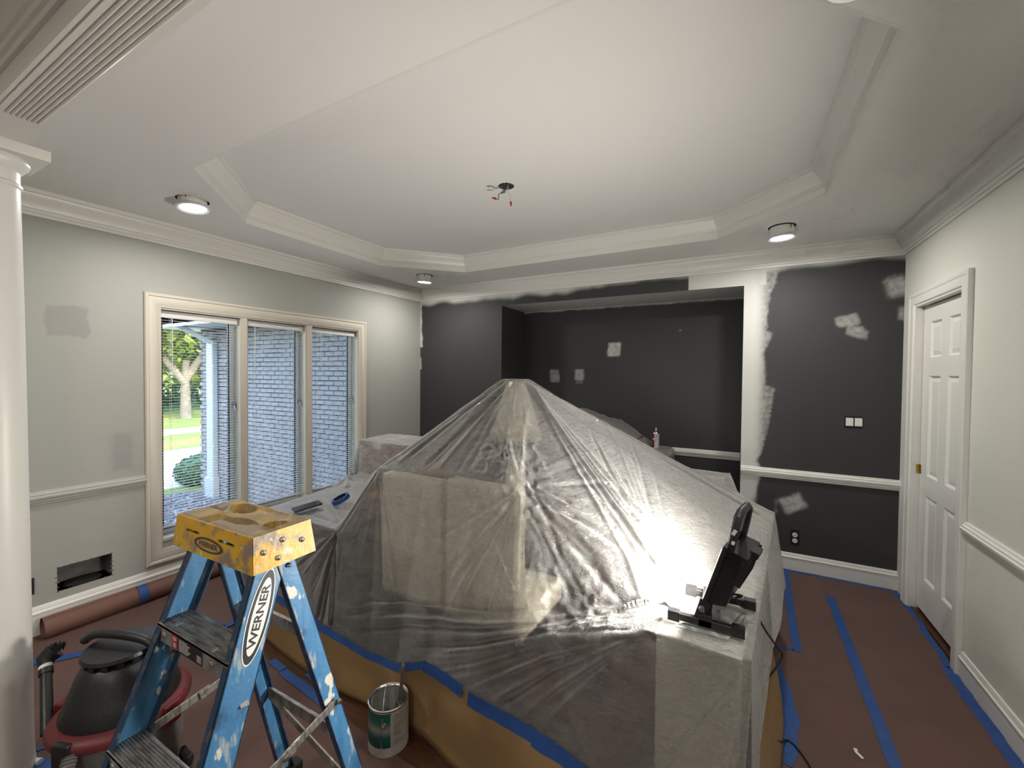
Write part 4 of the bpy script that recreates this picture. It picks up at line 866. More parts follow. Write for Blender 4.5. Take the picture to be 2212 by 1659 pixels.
cord = [LF(0,.06,-.062),LF(0,.07,-.085),Vector((.01,1.55,ZT+.06)),Vector((.030,1.60,ZT+.012)),Vector((.058,1.64,ZT+.002)),Vector((.105,1.70,.67)),Vector((.150,1.78,.575)),Vector((.164,1.80,.545)),Vector((.15,1.79,.51)),Vector((.12,1.77,.465)),Vector((.088,1.75,.44)),Vector((.075,1.755,.39)),Vector((.091,1.80,.318)),Vector((.13,1.90,.17)),Vector((.185,2.03,.05)),Vector((.216,2.106,.012)),Vector((.25,2.08,.011)),Vector((.284,2.007,.011)),Vector((.33,1.85,.011)),Vector((.45,1.5,.011)),Vector((.5,1.0,.011))]
def cr(P, n=6):  # catmull-rom
    out = []
    for i in range(len(P)-1):
        a, b, c, d = P[max(i-1,0)], P[i], P[i+1], P[min(i+2,len(P)-1)]
        for k in range(n):
            t = k/n; out.append(.5*((2*b)+(c-a)*t+(2*a-5*b+4*c-d)*t*t+(3*b-3*c+d-a)*t**3))
    return out+[P[-1]]
MB().tube(cr(cord), .0036, 7).build('power_cord', M['black'], wl_, smooth=60)
tag(MB().prism([(-.215,1.545),(-.165,1.59),(-.10,1.575),(-.085,1.53),(-.125,1.475),(-.165,1.47)], lambda a,b,h:(a,b,h), .7695, .7705).build('leaflet', mat('pink_leaflet', (.62,.20,.17), .6, var=(30,(.70,.42,.30),.5,.7))), 'pink printed leaflet under the work light base', 'paper')
tag(MB().prism([(-.16,1.40),(-.01,1.405),(.045,1.60),(-.06,1.565)], lambda a,b,h:(a,b,h), .7675, .7685).build('magazine', mat('grey_magazine', (.22,.23,.22), .5, var=(25,(.45,.44,.40),.45,.6))), 'grey printed magazine page under the work light', 'paper')

# ------------------------------------------------------------------ stepladder
M['blue'] = mat('blue_fibreglass', (.042,.165,.345), .45, bump=(60,.15), var=(7,(.075,.225,.42),.3,.7,(6,6,1)))
layer_spots(M['blue'], (.62,.60,.52), 22, .625, .65, (1,1,.6)); layer_spots(M['blue'], (.30,.36,.40), 40, .58, .66, (1,1,.25)); layer_spots(M['blue'], (.02,.06,.13), 9, .60, .75)
M['blued'] = mat('grimy_blue_flange', (.012,.035,.075), .6, var=(40,(.10,.09,.08),.55,.7))
M['yellow'] = mat('yellow_ladder_plastic', (.60,.34,.015), .45, bump=(50,.2), var=(9,(.50,.27,.012),.35,.7))
layer_spots(M['yellow'], (.22,.17,.13), 17, .50, .60); layer_spots(M['yellow'], (.50,.44,.34), 31, .62, .66)
M['yelltop'] = mat('worn_yellow_top', (.26,.19,.12), .6, bump=(50,.3), var=(10,(.42,.27,.05),.5,.65)); layer_spots(M['yelltop'], (.40,.36,.30), 20, .60, .68)
M['alum'] = mat('worn_aluminium', (.34,.33,.31), .45, .6, var=(18,(.15,.14,.13),.4,.65,(1,6,1))); layer_spots(M['alum'], (.6,.58,.52), 30, .64, .68)
LX, LYc = -1.268, .66
ld = thing('stepladder', 'blue fibreglass stepladder with yellow top cap in the foreground', 'ladder', (LX,LYc,0))
def front_pt(sd, z): return Vector((LX+sd*(.250-.078*z), .268+.352*z, z))      # front outer edge of a front rail
def rear_pt(sd, z): return Vector((LX+sd*(.245-.072*z), 1.015-.262*z, z))
def rail(name, fn, sd, z0, z1, depth, fl, th=.005, into=1):
    p = fn(sd, z0); q = fn(sd, z1); ax = (q-p).normalized(); ix = Vector((-sd,0,0)); ix = (ix-ax*ix.dot(ax)).normalized(); dp = ax.cross(ix); dp = dp if dp.y*into > 0 else -dp
    mb = MB()
    def slab(a0,a1,d0,d1,k):
        mb.mat(k); mb.hexa([e + ix*a + dp*d for e in (p,q) for a, d in ((a0,d0),(a1,d0),(a1,d1),(a0,d1))])
    slab(0,th,0,depth,0); slab(0,fl,0,th,1); slab(0,fl,depth-th,depth,1)
    return mb.build(name, [M['blue'], M['blued']], ld, bevel=.0012), p, q, ax, ix, dp
frail = {}
for sd in (-1,1): frail[sd] = rail('front_rail', front_pt, sd, .03, 1.075, .082, .026)
for sd in (-1,1): rail('rear_rail', rear_pt, sd, .03, 1.06, .052, .022, into=-1)
for sd in (-1,1):
    for fn in (front_pt, rear_pt):
        p = fn(sd,.0); dy = .04 if fn is front_pt else -.025
        MB().box((p.x-.022-.012*sd,p.y+dy-.045,0),(p.x+.022-.012*sd,p.y+dy+.045,.035)).build('rubber_foot', M['black'], ld, bevel=.004)
# steps
for zt in (.84,.54,.24):
    hw = .250-.078*zt-.006; y0 = .268+.352*zt-.004; mb = MB()
    mb.box((LX-hw,y0,zt-.008),(LX+hw,y0+.082,zt-.002)); mb.box((LX-hw,y0,zt-.048),(LX+hw,y0+.004,zt)); mb.box((LX-hw,y0+.078,zt-.03),(LX+hw,y0+.082,zt))
    for k in range(11): mb.box((LX-hw,y0+.0065+k*.0068,zt-.003),(LX+hw,y0+.0098+k*.0068,zt))
    sp = mb.build('step', M['alum'], ld)
    for xx in (-hw+.035, hw-.075): MB().lathe([(.008,0),(.007,.003),(.0001,.005)], (LX+xx,y0,zt-.026), 10, Matrix.Rotation(PI/2,3,'X')).build('rivet', M['steel'], sp, smooth=50)
    for sd in (-1,1): MB().beam((LX+sd*(hw-.10),y0+.06,zt-.012),(LX+sd*(hw+.02),y0+.03,zt-.12),.004,.02,(0,1,0)).build('step_brace', M['alum'], sp)
    if zt == .84:
        lb = MB(); lb.box((LX-.095,y0-.001,zt-.047),(LX+.062,y0-.0003,zt-.006)); lb.mat(1).box((LX-.095,y0-.0014,zt-.046),(LX-.065,y0-.001,zt-.007))
        lb.mat(2)
        for k in range(7): lb.box((LX-.058,y0-.0014,zt-.013-k*.0048),(LX+random.uniform(-.015,.006),y0-.001,zt-.0112-k*.0048))
        for k in range(4): lb.box((LX+.036,y0-.0014,zt-.026-k*.0048),(LX+.058,y0-.001,zt-.0242-k*.0048))
        lb.mat(3).box((LX-.090,y0-.0017,zt-.022),(LX-.070,y0-.0014,zt-.012)).box((LX-.088,y0-.0017,zt-.040),(LX-.072,y0-.0014,zt-.028))
        tag(lb.build('warning_label', [M['black'], mat('label_red',(.30,.03,.03),.5), mat('label_text',(.55,.55,.55),.5), mat('label_pink',(.5,.25,.25),.5)], sp), 'black safety label with red corner')
# rear bars
for z in (.775,.40):
    a = rear_pt(-1,z); b = rear_pt(1,z); MB().beam(a+V(.01,-.012,0),b+V(-.01,-.012,0),.012,.038).build('rear_bar', M['alum'], ld, bevel=.002)
MB().beam(rear_pt(-1,.40)+V(.02,-.02,0), rear_pt(1,.18)+V(-.02,-.02,0), .006,.022).build('rear_bar', M['alum'], ld)
for sd in (-1,1):
    a = rear_pt(sd,.56)+V(-.002*sd-(.0 if sd<0 else -.004),-.015,0); b = front_pt(sd,.50)+V(.004*sd,.05,0); ex = .006*sd
    m_ = a.lerp(b,.48)+V(0,0,-.004)
    o = MB().beam(a+V(ex,0,0),m_+V(ex,0,0),.004,.024).beam(m_+V(ex*1.8,.03,.006),b+V(ex*1.8,0,0),.004,.026).build('spreader_bar', M['alum'], ld, bevel=.001)
    for p in (a, m_, b): MB().lathe([(.008,0),(.007,.003),(.0001,.005)], p+V(ex*2.2+.002*sd,0,0), 10, Matrix.Rotation(sd*PI/2,3,'Y')).build('rivet', M['steel'], o, smooth=50)
# top cap
CT, CB_ = 1.14, 1.045; X0, X1, Y0, Y1 = LX-.186, LX+.190, .615, .775
fx = lambda x, z: LX + (x-LX)*(1+.075*(CT-z)/.095)
fy = lambda y, z: .695 + (y-.695)*(1+.10*(CT-z)/.095)
def cap_h(x, y):   # relief of the tool tray
    h = np.zeros_like(x); uu = (x-X0)/(X1-X0); vv = (y-Y0)/(Y1-Y0)
    def dent(m, d): h[:] = np.minimum(h, -d*m)
    rb_ = lambda a0,a1,b0,b1,s_=.03: sstep(a0-s_,a0+s_,uu)*sstep(a1+s_,a1-s_,uu)*sstep(b0-s_*2,b0+s_*2,vv)*sstep(b1+s_*2,b1-s_*2,vv)
    dent(rb_(.04,.30,.50,.74), .020); dent(rb_(.30,.44,-.2,.36), .016); dent(rb_(.27,.93,.40,.98)*.7, .016)
    el = ((uu-.57)/.20)**2 + ((vv-.36)/.17)**2; dent(sstep(1.12,.88,el), .045)
    el = ((uu-.84)/.085)**2 + ((vv-.62)/.18)**2; dent(sstep(1.06,.94,el), .060)
    el = ((uu-.30)/.10)**2 + ((vv-.80)/.16)**2; dent(sstep(1.1,.9,el), .038)
    dent(rb_(.90,1.1,.30,.44,.02), .012); dent(sstep(.03,.0,np.minimum(np.minimum(uu,1-uu),np.minimum(vv*.45,(1-vv)*.45))), .004)
    for a_ in (.12,.5,.9): h[:] += .006*np.exp(-(((uu-a_)/.03)**2+((vv-.97)/.06)**2))
    return h
nu, nv2 = 90, 44; gx, gy = np.meshgrid(np.linspace(X0,X1,nu+1), np.linspace(Y0,Y1,nv2+1), indexing='ij'); gh = cap_h(gx.ravel(), gy.ravel()).reshape(gx.shape)
cap = MB().grid(lambda a, b: (gx[round(a*nu),round(b*nv2)], gy[round(a*nu),round(b*nv2)], CT+gh[round(a*nu),round(b*nv2)]), nu, nv2).build('cap_tray', M['yelltop'], ld, smooth=40)
mb = MB(); zs_ = [CT-.004,CT-.020,CT-.020-.012,CB_]
def wallq(x0, x1, za, zb, y): mb.add([(fx(x0,za),fy(y,za),za),(fx(x1,za),fy(y,za),za),(fx(x1,zb),fy(y,zb),zb),(fx(x0,zb),fy(y,zb),zb)], [(0,3,2,1)])
wd = X1-X0; xs_ = [X0, X0+.16*wd, X0+.345*wd, X0+.60*wd, X0+.80*wd, X1]
zr = [CT-.004, CT-.034, CT-.042, CB_]
for i in range(5):
    for k in range(3):
        if k == 1 and i in (1,3): continue
        wallq(xs_[i],xs_[i+1],zr[k],zr[k+1],Y0)
wallq(X1,X0,CT-.004,CB_,Y1)
for x, (ya, yb_) in ((X0,(Y1,Y0)),(X1,(Y0,Y1))):
    mb.add([(fx(x,CT-.004),fy(ya,CT-.004),CT-.004),(fx(x,CT-.004),fy(yb_,CT-.004),CT-.004),(fx(x,CB_),fy(yb_,CB_),CB_),(fx(x,CB_),fy(ya,CB_),CB_)], [(0,3,2,1)])
# link tray rim to skirt
mb.build('cap_skirt', M['yellow'], ld, solid=.005)
side = lambda y, z: Vector((fx(X1,z)+.0035, fy(y,z), z)); RS = Matrix.Rotation(PI/2-.02,3,'Y')
for y, z in ((.640,1.092),(.690,1.108),(.742,1.090),(.675,1.066)):
    MB().lathe([(.0075,0),(.0065,.003),(.003,.005),(.0001,.0055)], side(y,z), 12, RS).build('rivet', M['steel'], ld, smooth=60)
MB().lathe([(.0065,0),(.005,.003),(.0001,.005)], rear_pt(1,1.02)+V(.003,-.025,0), 12, Matrix.Rotation(PI/2,3,'Y')).build('rivet', M['steel'], ld, smooth=60)
# oval brand labels
def ell(a, b, n=40): return [(a*math.cos(2*PI*i/n), b*math.sin(2*PI*i/n)) for i in range(n)]
def badge(fn, name, parent, sc, cols, txt_off=.0007, ring=(1,.94,.94,.82)):
    mb = MB(); a, b = sc
    mb.mat(0).add([fn(x,y,.0006) for x, y in ell(a,b)], [tuple(range(40))]); mb.mat(1).add([fn(x,y,.0010) for x, y in ell(a*.965,b*.90)], [tuple(range(40))])
    mb.mat(0).add([fn(x,y,.0014) for x, y in ell(a*.80,b*.66)], [tuple(range(40))])
    vs, fs = text_mesh('WERNER', b*1.02, txt_off*b/.03, 0, .98); wmax = max(v_[0] for v_ in vs); k = a*.66/wmax
    mb.mat(1).add([fn(v_[0]*k,v_[1]*.95,.0019) for v_ in vs], fs); return mb.build(name, cols, parent)
fr_, p, q, ax, ix, dp = frail[1]
cen = p + ax*((.935-.03)/ax.z) + dp*.043 - ix*.0004
rot = .0
bl_ = badge(lambda x,y,h: cen + ax*x + (-dp)*(-y)*-1 - ix*h, 'brand_label', fr_, (.116,.031), [mat('label_white',(.78,.77,.72),.5), mat('label_black',(.018,.02,.03),.5)])
cf = lambda x, y, h: Vector((fx(LX-.005+x, CT-.060+y), fy(Y0,CT-.060+y)-.0026-h, CT-.060+y))
badge(cf, 'brand_label', ld, (.072,.021), [mat('stamp_yellow',(.42,.26,.06),.6), mat('stamp_dark',(.045,.035,.03),.6)])

ld.location.z += .0040
# ------------------------------------------------------------------ paint can and brush
PC = Vector((-1.275,1.288,.0035)); pc = thing('paint_can', 'open white metal paint can with teal and grey label', 'paint can', PC)
M['canwhite'] = mat('can_label_white', (.42,.39,.35), .4, var=(5,(.34,.31,.28),.4,.6)); M['canin'] = mat('can_inside_grey', (.45,.46,.43), .45)
MB().open_lathe([(.0001,.004),(.080,.004),(.082,0),(.083,.004),(.082,.008),(.0815,.182)], PC, 48).build('body', M['canwhite'], pc, smooth=40)
MB().open_lathe([(.0815,.182),(.084,.186),(.084,.191),(.080,.193),(.074,.190),(.072,.186),(.074,.183)], PC, 48).build('rim', M['steel'], pc, smooth=40)
MB().open_lathe([(.074,.184),(.079,.178),(.079,.03),(.0001,.03)], PC, 40).build('inner_wall', M['canin'], pc, smooth=40, flip=True)
def canlab(a0, a1, z0, z1, rr): return lambda s_, t: PC + V(rr*math.cos(a0+(a1-a0)*s_), rr*math.sin(a0+(a1-a0)*s_), z0+(z1-z0)*t)
# the label faces the viewer (direction from can to viewer about -46 deg)
va = math.atan2(-1.29,1.255)
teal = bpy.data.materials.new('teal_gradient_label'); teal.use_nodes = True; nt = teal.node_tree; b = nt.nodes['Principled BSDF']; b.inputs['Roughness'].default_value = .35
tc = nt.nodes.new('ShaderNodeTexCoord'); sp_ = nt.nodes.new('ShaderNodeSeparateXYZ'); rp = nt.nodes.new('ShaderNodeValToRGB'); mr = nt.nodes.new('ShaderNodeMapRange'); mr.inputs[1].default_value = .035; mr.inputs[2].default_value = .175
nt.links.new(tc.outputs['Object'], sp_.inputs[0]); nt.links.new(sp_.outputs[2], mr.inputs[0]); nt.links.new(mr.outputs[0], rp.inputs[0]); nt.links.new(rp.outputs[0], b.inputs['Base Color'])
rp.color_ramp.elements[0].position = 0; rp.color_ramp.elements[0].color = (.0,.035,.035,1); rp.color_ramp.elements[1].position = 1; rp.color_ramp.elements[1].color = (.005,.06,.055,1)
for ps_, cl in ((.35,(.01,.09,.085,1)),(.55,(.30,.30,.26,1)),(.75,(.02,.12,.10,1))): e_ = rp.color_ramp.elements.new(ps_); e_.color = cl
MB().grid(canlab(va-1.75, va+.10, .040, .180, .0824), 24, 2).build('teal_label', teal, pc, smooth=60)
mb = MB()
for k in range(4):
    for w_ in range(22):
        a0 = va+.18+.9*random.random()*.55; z = .166-k*.034-random.randint(0,4)*.0055
        mb.grid(canlab(a0, a0+random.uniform(.08,.38), z, z+.0022, .0826), 3, 1)
for w_ in range(14): a0 = va+1.0; z = .168-w_*.0095; mb.grid(canlab(a0, a0+random.uniform(.1,.25), z, z+.004, .0826), 2, 1)
mb.build('label_print', mat('label_print_grey', (.22,.20,.18), .5), pc)
for aa in (va-.25, va-.25+PI):
    dx = V(math.cos(aa),math.sin(aa),0); MB().lathe([(.014,0),(.013,.004),(.006,.005),(.006,.010),(.0001,.012)], PC+dx*.081+V(0,0,.132), 16, dx.to_track_quat('Z','Y').to_matrix()).build('bail_ear', M['steel'], pc, smooth=40)
e1 = PC+V(math.cos(va-.25),math.sin(va-.25),0)*.090+V(0,0,.132); e2 = PC+V(math.cos(va-.25+PI),math.sin(va-.25+PI),0)*.090+V(0,0,.132)
up_ = V(-.15,.1,1).normalized(); mid_ = (e1+e2)/2; hv = (e1-e2)/2
MB().tube([mid_+hv*math.cos(PI*k/20)+up_*.118*math.sin(PI*k/20) for k in range(14)], .0013, 6).build('wire_bail', M['steel'], pc, smooth=60)
tw = [e1+V(0,0,-.004),e1+V(-.006,-.004,-.035),e1+V(-.002,-.006,-.065),e1+V(.004,-.008,-.085),e1+V(-.02,-.016,-.105),e1+V(-.05,-.02,-.122),e1+V(-.075,-.012,-.127),e1+V(-.07,.02,-.128),e1+V(-.045,.03,-.12)]
MB().tube(cr(tw), .0012, 6).build('twisted_wire', M['steel'], pc, smooth=60)
pbm = mat('dried_paint_brown', (.13,.095,.075), .6, bump=(60,.4), var=(30,(.28,.24,.21),.5,.7))
pbr = thing('paintbrush', 'paint-crusted brush standing in the paint can', 'paintbrush', PC+V(.02,.035,.034)); B0 = PC+V(.022,.032,.036); bd_ = V(.015,.10,1).normalized(); rt_ = V(.87,-.49,0)
def bslab(mb, secs):
    P = []
    for s_, w_, t_ in secs:
        c_ = B0+bd_*s_; n_ = bd_.cross(rt_).normalized(); P.append([c_-rt_*w_-n_*t_, c_+rt_*w_-n_*t_, c_+rt_*w_+n_*t_, c_-rt_*w_+n_*t_])
    for a_, b_ in zip(P[:-1], P[1:]): mb.hexa(a_+b_)
    return mb
bslab(MB(), [(0,.026,.006),(.05,.026,.008),(.07,.025,.008)]).build('bristles', pbm, pbr); bslab(MB(), [(.07,.026,.009),(.11,.026,.009)]).build('ferrule', M['grey'], pbr, bevel=.001)
bslab(MB(), [(.11,.022,.007),(.13,.013,.007),(.17,.009,.006),(.22,.009,.006),(.25,.011,.006),(.268,.010,.005),(.274,.006,.004)]).build('handle', pbm, pbr, bevel=.003)

# ------------------------------------------------------------------ shop vacuum
VC = Vector((-1.995,.665,0)); sv = thing('shop_vacuum', 'red and black shop vacuum behind the stepladder', 'vacuum', VC)
M['vred'] = mat('vacuum_red', (.12,.008,.011), .5, var=(14,(.07,.02,.02),.4,.7)); M['vgrey'] = mat('vacuum_tank_grey', (.09,.085,.08), .5, var=(8,(.13,.12,.11),.4,.65))
MB().lathe([(.155,.05),(.165,.06),(.175,.15),(.182,.30)], VC, 40).build('tank', M['vgrey'], sv, smooth=40)
MB().lathe([(.192,.295),(.200,.300),(.202,.318),(.196,.330),(.180,.338),(.165,.342),(.14,.346)], VC, 40).build('lid', M['vred'], sv, smooth=40)
MB().lathe([(.168,.335),(.170,.35),(.152,.40),(.126,.47),(.108,.505),(.098,.512),(.0001,.514)], VC+V(0,.0,0), 32).build('motor_head', M['black'], sv, smooth=35)
mb = MB()
for k in range(16):
    a = k/16*2*PI; mb.obox(VC+V(.103*math.cos(a),.103*math.sin(a),.522),(.012,.020,.020),Matrix.Rotation(a,3,'Z'))
mb.build('vent_rib', M['black'], sv)
MB().lathe([(.112,.528),(.116,.533),(.112,.545),(.0001,.550)], VC, 32).build('head_cap', M['black'], sv, smooth=40)
MB().tube(cr([VC+V(-.15,-.06,.545),VC+V(-.10,-.045,.575),VC+V(0,-.01,.585),VC+V(.10,.03,.575),VC+V(.15,.05,.54)]), .016, 10).build('carry_handle', M['black'], sv, smooth=50)
for a in (.4,2.0,3.5,5.1):
    MB().obox(VC+V(.196*math.cos(a),.196*math.sin(a),.30),(.02,.06,.075),Matrix.Rotation(a,3,'Z')).build('lid_latch', M['vred'] if a < 1 else M['black'], sv, bevel=.004)
    MB().lathe([(.0001,0),(.02,.0),(.024,.02),(.02,.04),(.0001,.042)], VC+V(.185*math.cos(a+.6),.185*math.sin(a+.6),.0), 14).tube([VC+V(.17*math.cos(a+.6),.17*math.sin(a+.6),.07),VC+V(.185*math.cos(a+.6),.185*math.sin(a+.6),.035)], .016, 8).build('caster', M['black'], sv, smooth=40)
MB().obox(VC+V(-.165,-.09,.315),(.07,.07,.05),Matrix.Rotation(.5,3,'Z')).build('tool_holder', M['vred'], sv, bevel=.006)
hz = []; n = 130; hp = cr([VC+V(.10,-.17,.30),VC+V(.15,-.19,.24),VC+V(.165,-.16,.14),VC+V(.17,-.10,.06),VC+V(.20,.0,.035),VC+V(.19,.10,.032)], 24)
MB().tube(hp, [.021 if k%3 else .0165 for k in range(len(hp))], 12).build('ribbed_hose', mat('grey_hose', (.12,.115,.11), .5), sv, smooth=35)
wd_ = thing('vacuum_wand', 'black vacuum wand with brush nozzle leaning beside the column', 'vacuum wand', VC+V(-.13,-.165,.275)); w0 = VC+V(-.13,-.165,.275); w1 = Vector((-2.335,.548,.435))
MB().tube([w0, w0.lerp(w1,.85)], [.0185,.017], 12).build('tube', M['black'], wd_, smooth=50)
dd_ = (w1-w0).normalized()
MB().tube([w0.lerp(w1,.80), w0.lerp(w1,.88)], .021, 12).build('connector', M['black'], wd_, smooth=50); MB().tube([w0.lerp(w1,.88), w0.lerp(w1,.93)], .0205, 12).build('white_band', M['white'], wd_, smooth=50)
mb = MB().tube([w0.lerp(w1,.93), w0.lerp(w1,1.02), w0.lerp(w1,1.10)+V(.02,.02,.01)], [.022,.030,.034], 14)
for k in range(60):
    a = random.uniform(0,2*PI); c_ = w0.lerp(w1,1.10)+V(.02,.02,.01); rr = random.uniform(.005,.032); p_ = c_+V(math.cos(a)*rr,math.sin(a)*rr*.8,0); mb.tube([p_, p_+dd_*.014+V(.006,.006,.008)], .002, 4)
mb.build('brush_nozzle', M['black'], wd_, smooth=50)

sv.location.z += .0040; wd_.location.z += .0040
# ------------------------------------------------------------------ small things
JB = Vector((-1.30,2.31,HU)); jb = thing('junction_box', 'open ceiling electrical box with loose capped wires in the tray', 'electrical box', JB)
mb = MB().open_lathe([(.05,0),(.05,.05),(.0001,.05)], JB, 24); mb.build('metal_box', mat('galvanised_dark', (.12,.13,.12), .5, .5, var=(25,(.30,.32,.31),.4,.6)), jb, smooth=40)
MB().box((JB.x+.008,JB.y-.048,HU+.002),(JB.x+.015,JB.y+.048,HU+.005)).build('mounting_strap', M['grey'], jb)
wirem = {'w': mat('white_wire',(.55,.54,.50),.5), 'k': M['black'], 'c': mat('bare_copper',(.25,.23,.20),.4,.5)}; redn = mat('red_wire_nut',(.30,.015,.012),.4)
def wire(pts, k, nut=None):
    P = [JB+Vector(p) for p in pts]; o = MB().tube(cr(P), .0022, 6).build('wire', wirem[k], jb, smooth=60)
    if nut is not None:
        d_ = (P[-1]-P[-2]).normalized(); MB().tube([P[-1]-d_*.004, P[-1]+d_*.022], [.0075,.004], 8).build('wire_nut', nut, o, smooth=40)
wire([(.0,.0,.02),(.0,-.02,-.03),(-.035,-.03,-.055),(-.038,-.03,-.085),(-.058,-.035,-.078)], 'k', redn)
wire([(.015,.0,.02),(.02,-.01,-.03),(.035,-.015,-.07),(.040,-.015,-.10),(.042,-.015,-.115)], 'w', redn)
wire([(-.03,-.02,.0),(-.05,-.04,-.018),(-.075,-.05,-.005),(-.095,-.055,.0)], 'c', M['grey'])
wire([(.005,-.01,.0),(.012,-.02,-.025),(.008,-.02,-.04),(-.002,-.02,-.042)], 'c', M['grey'])
# switch box and outlet on the dark wall
sw = thing('switch_box', 'uncovered double light switch on the dark wall', 'light switch', (.79,YB,1.19))
MB().box((.735,YB-.003,1.182),(.848,YB+.0,1.272)).build('back_plate', M['black'], sw)
for x in (.742,.796):
    s_ = MB().box((x,YB-.010,1.196),(x+.046,YB-.003,1.258)).build('paddle', M['white'], sw, bevel=.002)
    MB().box((x+.015,YB-.006,1.262),(x+.031,YB-.003,1.27)).box((x+.015,YB-.006,1.184),(x+.031,YB-.003,1.192)).build('mounting_tab', M['blackmetal'], s_)
ol = thing('wall_outlet', 'uncovered double power outlet low on the dark wall', 'outlet', (.435,YB,.22))
MB().box((.405,YB-.003,.208),(.465,YB,.332)).build('back_plate', M['black'], ol)
for z in (.242,.288):
    s_ = MB().lathe([(.019,0),(.018,.006),(.0001,.007)], (.435,YB-.003,z+.002), 16, Matrix.Rotation(PI/2,3,'X')).build('socket', M['white'], ol, smooth=30)
    MB().box((.427,YB-.0108,z),(.4295,YB-.0098,z+.010)).box((.441,YB-.0108,z),(.4435,YB-.0098,z+.010)).build('slot', M['black'], s_)
# phone and tape roll on the covered sideboard
RZp = Matrix.Rotation(-.35,3,'Z')@Matrix.Rotation(.12,3,'X'); PH = Vector((-2.155,1.535,.794))
ph = thing('smartphone', 'black smartphone lying on the plastic behind the ladder cap', 'phone', PH)
MB().obox(PH+V(0,0,.005),(.078,.150,.011),RZp).build('case', M['black'], ph, bevel=.004); MB().obox(PH+RZp@V(0,0,.006)+V(0,0,.005),(.068,.138,.0012),RZp).build('screen', mat('phone_screen',(.012,.012,.014),.12), ph)
TRp = Vector((-2.075,1.70,.812)); tp = thing('tape_roll', 'blue masking tape roll on the plastic beside the phone', 'tape roll', TRp)
Rt = Matrix.Rotation(.35,3,'X')@Matrix.Rotation(-.25,3,'Y')
MB().open_lathe([(.040,-.012),(.052,-.012),(.052,.012),(.040,.012),(.040,-.012)], TRp, 36, Rt).build('tape', M['tape'], tp, smooth=30); MB().open_lathe([(.038,-.012),(.0402,-.0125),(.0402,.0125),(.038,.012),(.038,-.012)], TRp, 36, Rt).build('core', M['black'], tp, smooth=30)  # black core paints in the dark hole of the roll

# ------------------------------------------------------------------ niche: covered console with spray can
ct = thing('console_table', 'dark console table under plastic in the wall niche', 'table', (-1.4,4.34,0))
MB().box((-2.25,4.13,.765),(-.60,4.57,.80)).build('tabletop', M['darkwood'], ct, bevel=.004)
for x in (-2.2,-.65):
    for y in (4.17,4.53): MB().box((x-.025,y-.025,0),(x+.025,y+.025,.765)).build('leg', M['darkwood'], ct)
M['rustbox'] = mat('rust_red_box', (.16,.06,.045), .7)
bxs = thing('red_brown_box', 'red-brown box under the niche plastic beside the spray can', 'box', (-1.0,4.36,.80)); MB().box((-1.13,4.22,.80),(-.86,4.50,.935)).build('body', M['rustbox'], bxs, bevel=.006); MB().box((-1.135,4.215,.91),(-.855,4.505,.94)).build('lid', M['rustbox'], bxs, bevel=.004)
bxs = thing('grey_box', 'grey box under the niche plastic, tallest on the console', 'box', (-1.42,4.36,.80)); MB().box((-1.62,4.22,.80),(-1.24,4.52,1.06)).build('body', mat('grey_card',(.20,.19,.18),.7), bxs, bevel=.006); MB().box((-1.625,4.215,1.03),(-1.235,4.525,1.075)).build('lid', mat('grey_card_lid',(.24,.23,.22),.7), bxs, bevel=.004)
xs_n = [-2.33,-2.28,-1.95,-1.66,-1.53,-1.40,-1.24,-1.10,-1.02,-.90,-.80,-.73,-.58,-.555,-.53]; zs_n = [.45,1.0,1.16,1.185,1.19,1.165,1.105,1.09,1.035,.955,.89,.835,.832,.80,.40]
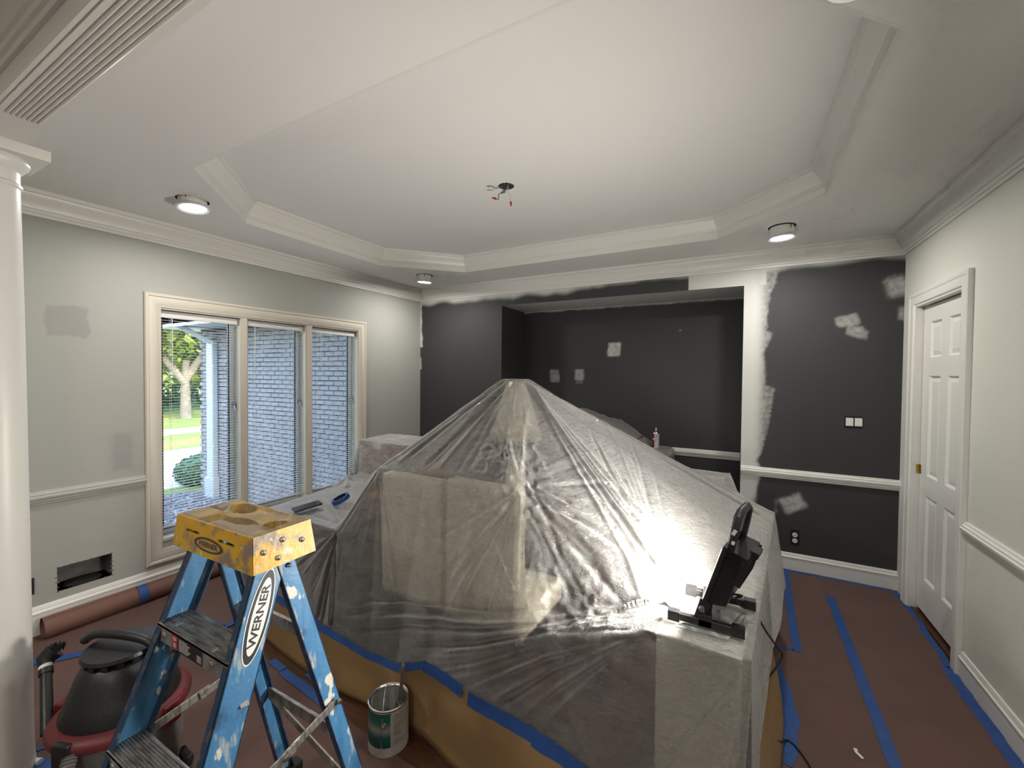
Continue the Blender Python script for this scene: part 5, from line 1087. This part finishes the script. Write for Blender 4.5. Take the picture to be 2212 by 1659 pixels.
def nsheet(a, b):
    x = np.interp(a, np.linspace(0,1,len(xs_n)), xs_n); zt = np.interp(a, np.linspace(0,1,len(xs_n)), zs_n)
    if b < .35: y = 4.075+.03*b/.35; z = .42+(min(zt,.80)-.42)*b/.35 if zt > .5 else zt*(.9+.1*b/.35)
    elif b < .6: y = 4.105+(b-.35)/.25*.13; z = min(zt,.80)+(zt-min(zt,.80))*math.sin((b-.35)/.25*PI/2)
    else: y = 4.235+(b-.6)/.4*.33; z = zt
    q = np.array([[x,y,z]]); w_ = float(fbm(q,14,5)[0]-.5)*.02 + (.012*math.sin(x*95+b*3) if b < .36 else 0)
    return (x, y+w_*(.8 if b<.6 else 0), z+w_*(1 if .36<b else 0)+.004)
o = MB().grid(nsheet, 170, 46).build('plastic_sheet', film('dusty_plastic_film', .42, .3, (.85,.81,.77), blur=.2), smooth=180); tag(o, 'grey dusty plastic sheet over the console in the wall niche', 'plastic sheet')
SC = Vector((-.705,4.36,.842)); sc = thing('spray_can', 'red and white aerosol can standing on the niche console', 'spray can', SC)
M['canred'] = mat('can_red',(.28,.012,.014),.3); M['cansil'] = mat('can_white_label',(.50,.50,.49),.35,var=(60,(.38,.38,.38),.45,.6))
MB().lathe([(.032,0),(.033,.003),(.032,.006),(.032,.150)], SC, 32).build('body', M['cansil'], sc, smooth=40)
mb = MB(); mb.grid(lambda s_,t: SC+V(.0324*math.cos(2.5+s_*1.9),.0324*math.sin(2.5+s_*1.9),.01+t*.14), 12, 1); mb.build('red_label', M['canred'], sc, smooth=60)
MB().grid(lambda s_,t: SC+V(.0327*math.cos(2.5+s_*1.9),.0327*math.sin(2.5+s_*1.9),.088+t*.014), 12, 1).build('white_stripe', M['white'], sc, smooth=60)
MB().lathe([(.033,.150),(.033,.154),(.029,.160),(.022,.170),(.013,.176),(.013,.180)], SC, 28).build('shoulder', M['steel'], sc, smooth=40); MB().lathe([(.007,.180),(.007,.192),(.005,.205),(.0001,.207)], SC, 14).build('nozzle', M['white'], sc, smooth=40)
for (x, y, z, s_, lb_) in ((-1.265,4.205,1.105,.006,'brighter small amber light glowing under the niche plastic'),(-1.425,4.215,1.165,.004,'fainter small amber light glowing under the niche plastic')):
    t = thing('string_light', lb_, 'string light', (x,y,z), 'amber string lights in the niche')
    MB().lathe([(.0001,-s_),(s_*.8,-s_*.5),(s_,0),(s_*.7,s_*.7),(.0001,s_)], (x,y,z), 10).build('bulb', emit('amber_bulb_%d' % int(s_*1e3), (1,.42,.08), 14), t, smooth=80)
    MB().tube([(x,y,z+s_),(x,y+.01,z+s_+.008),(x-.02,y+.05,z-.01)], .0012, 5).build('wire', M['black'], t)
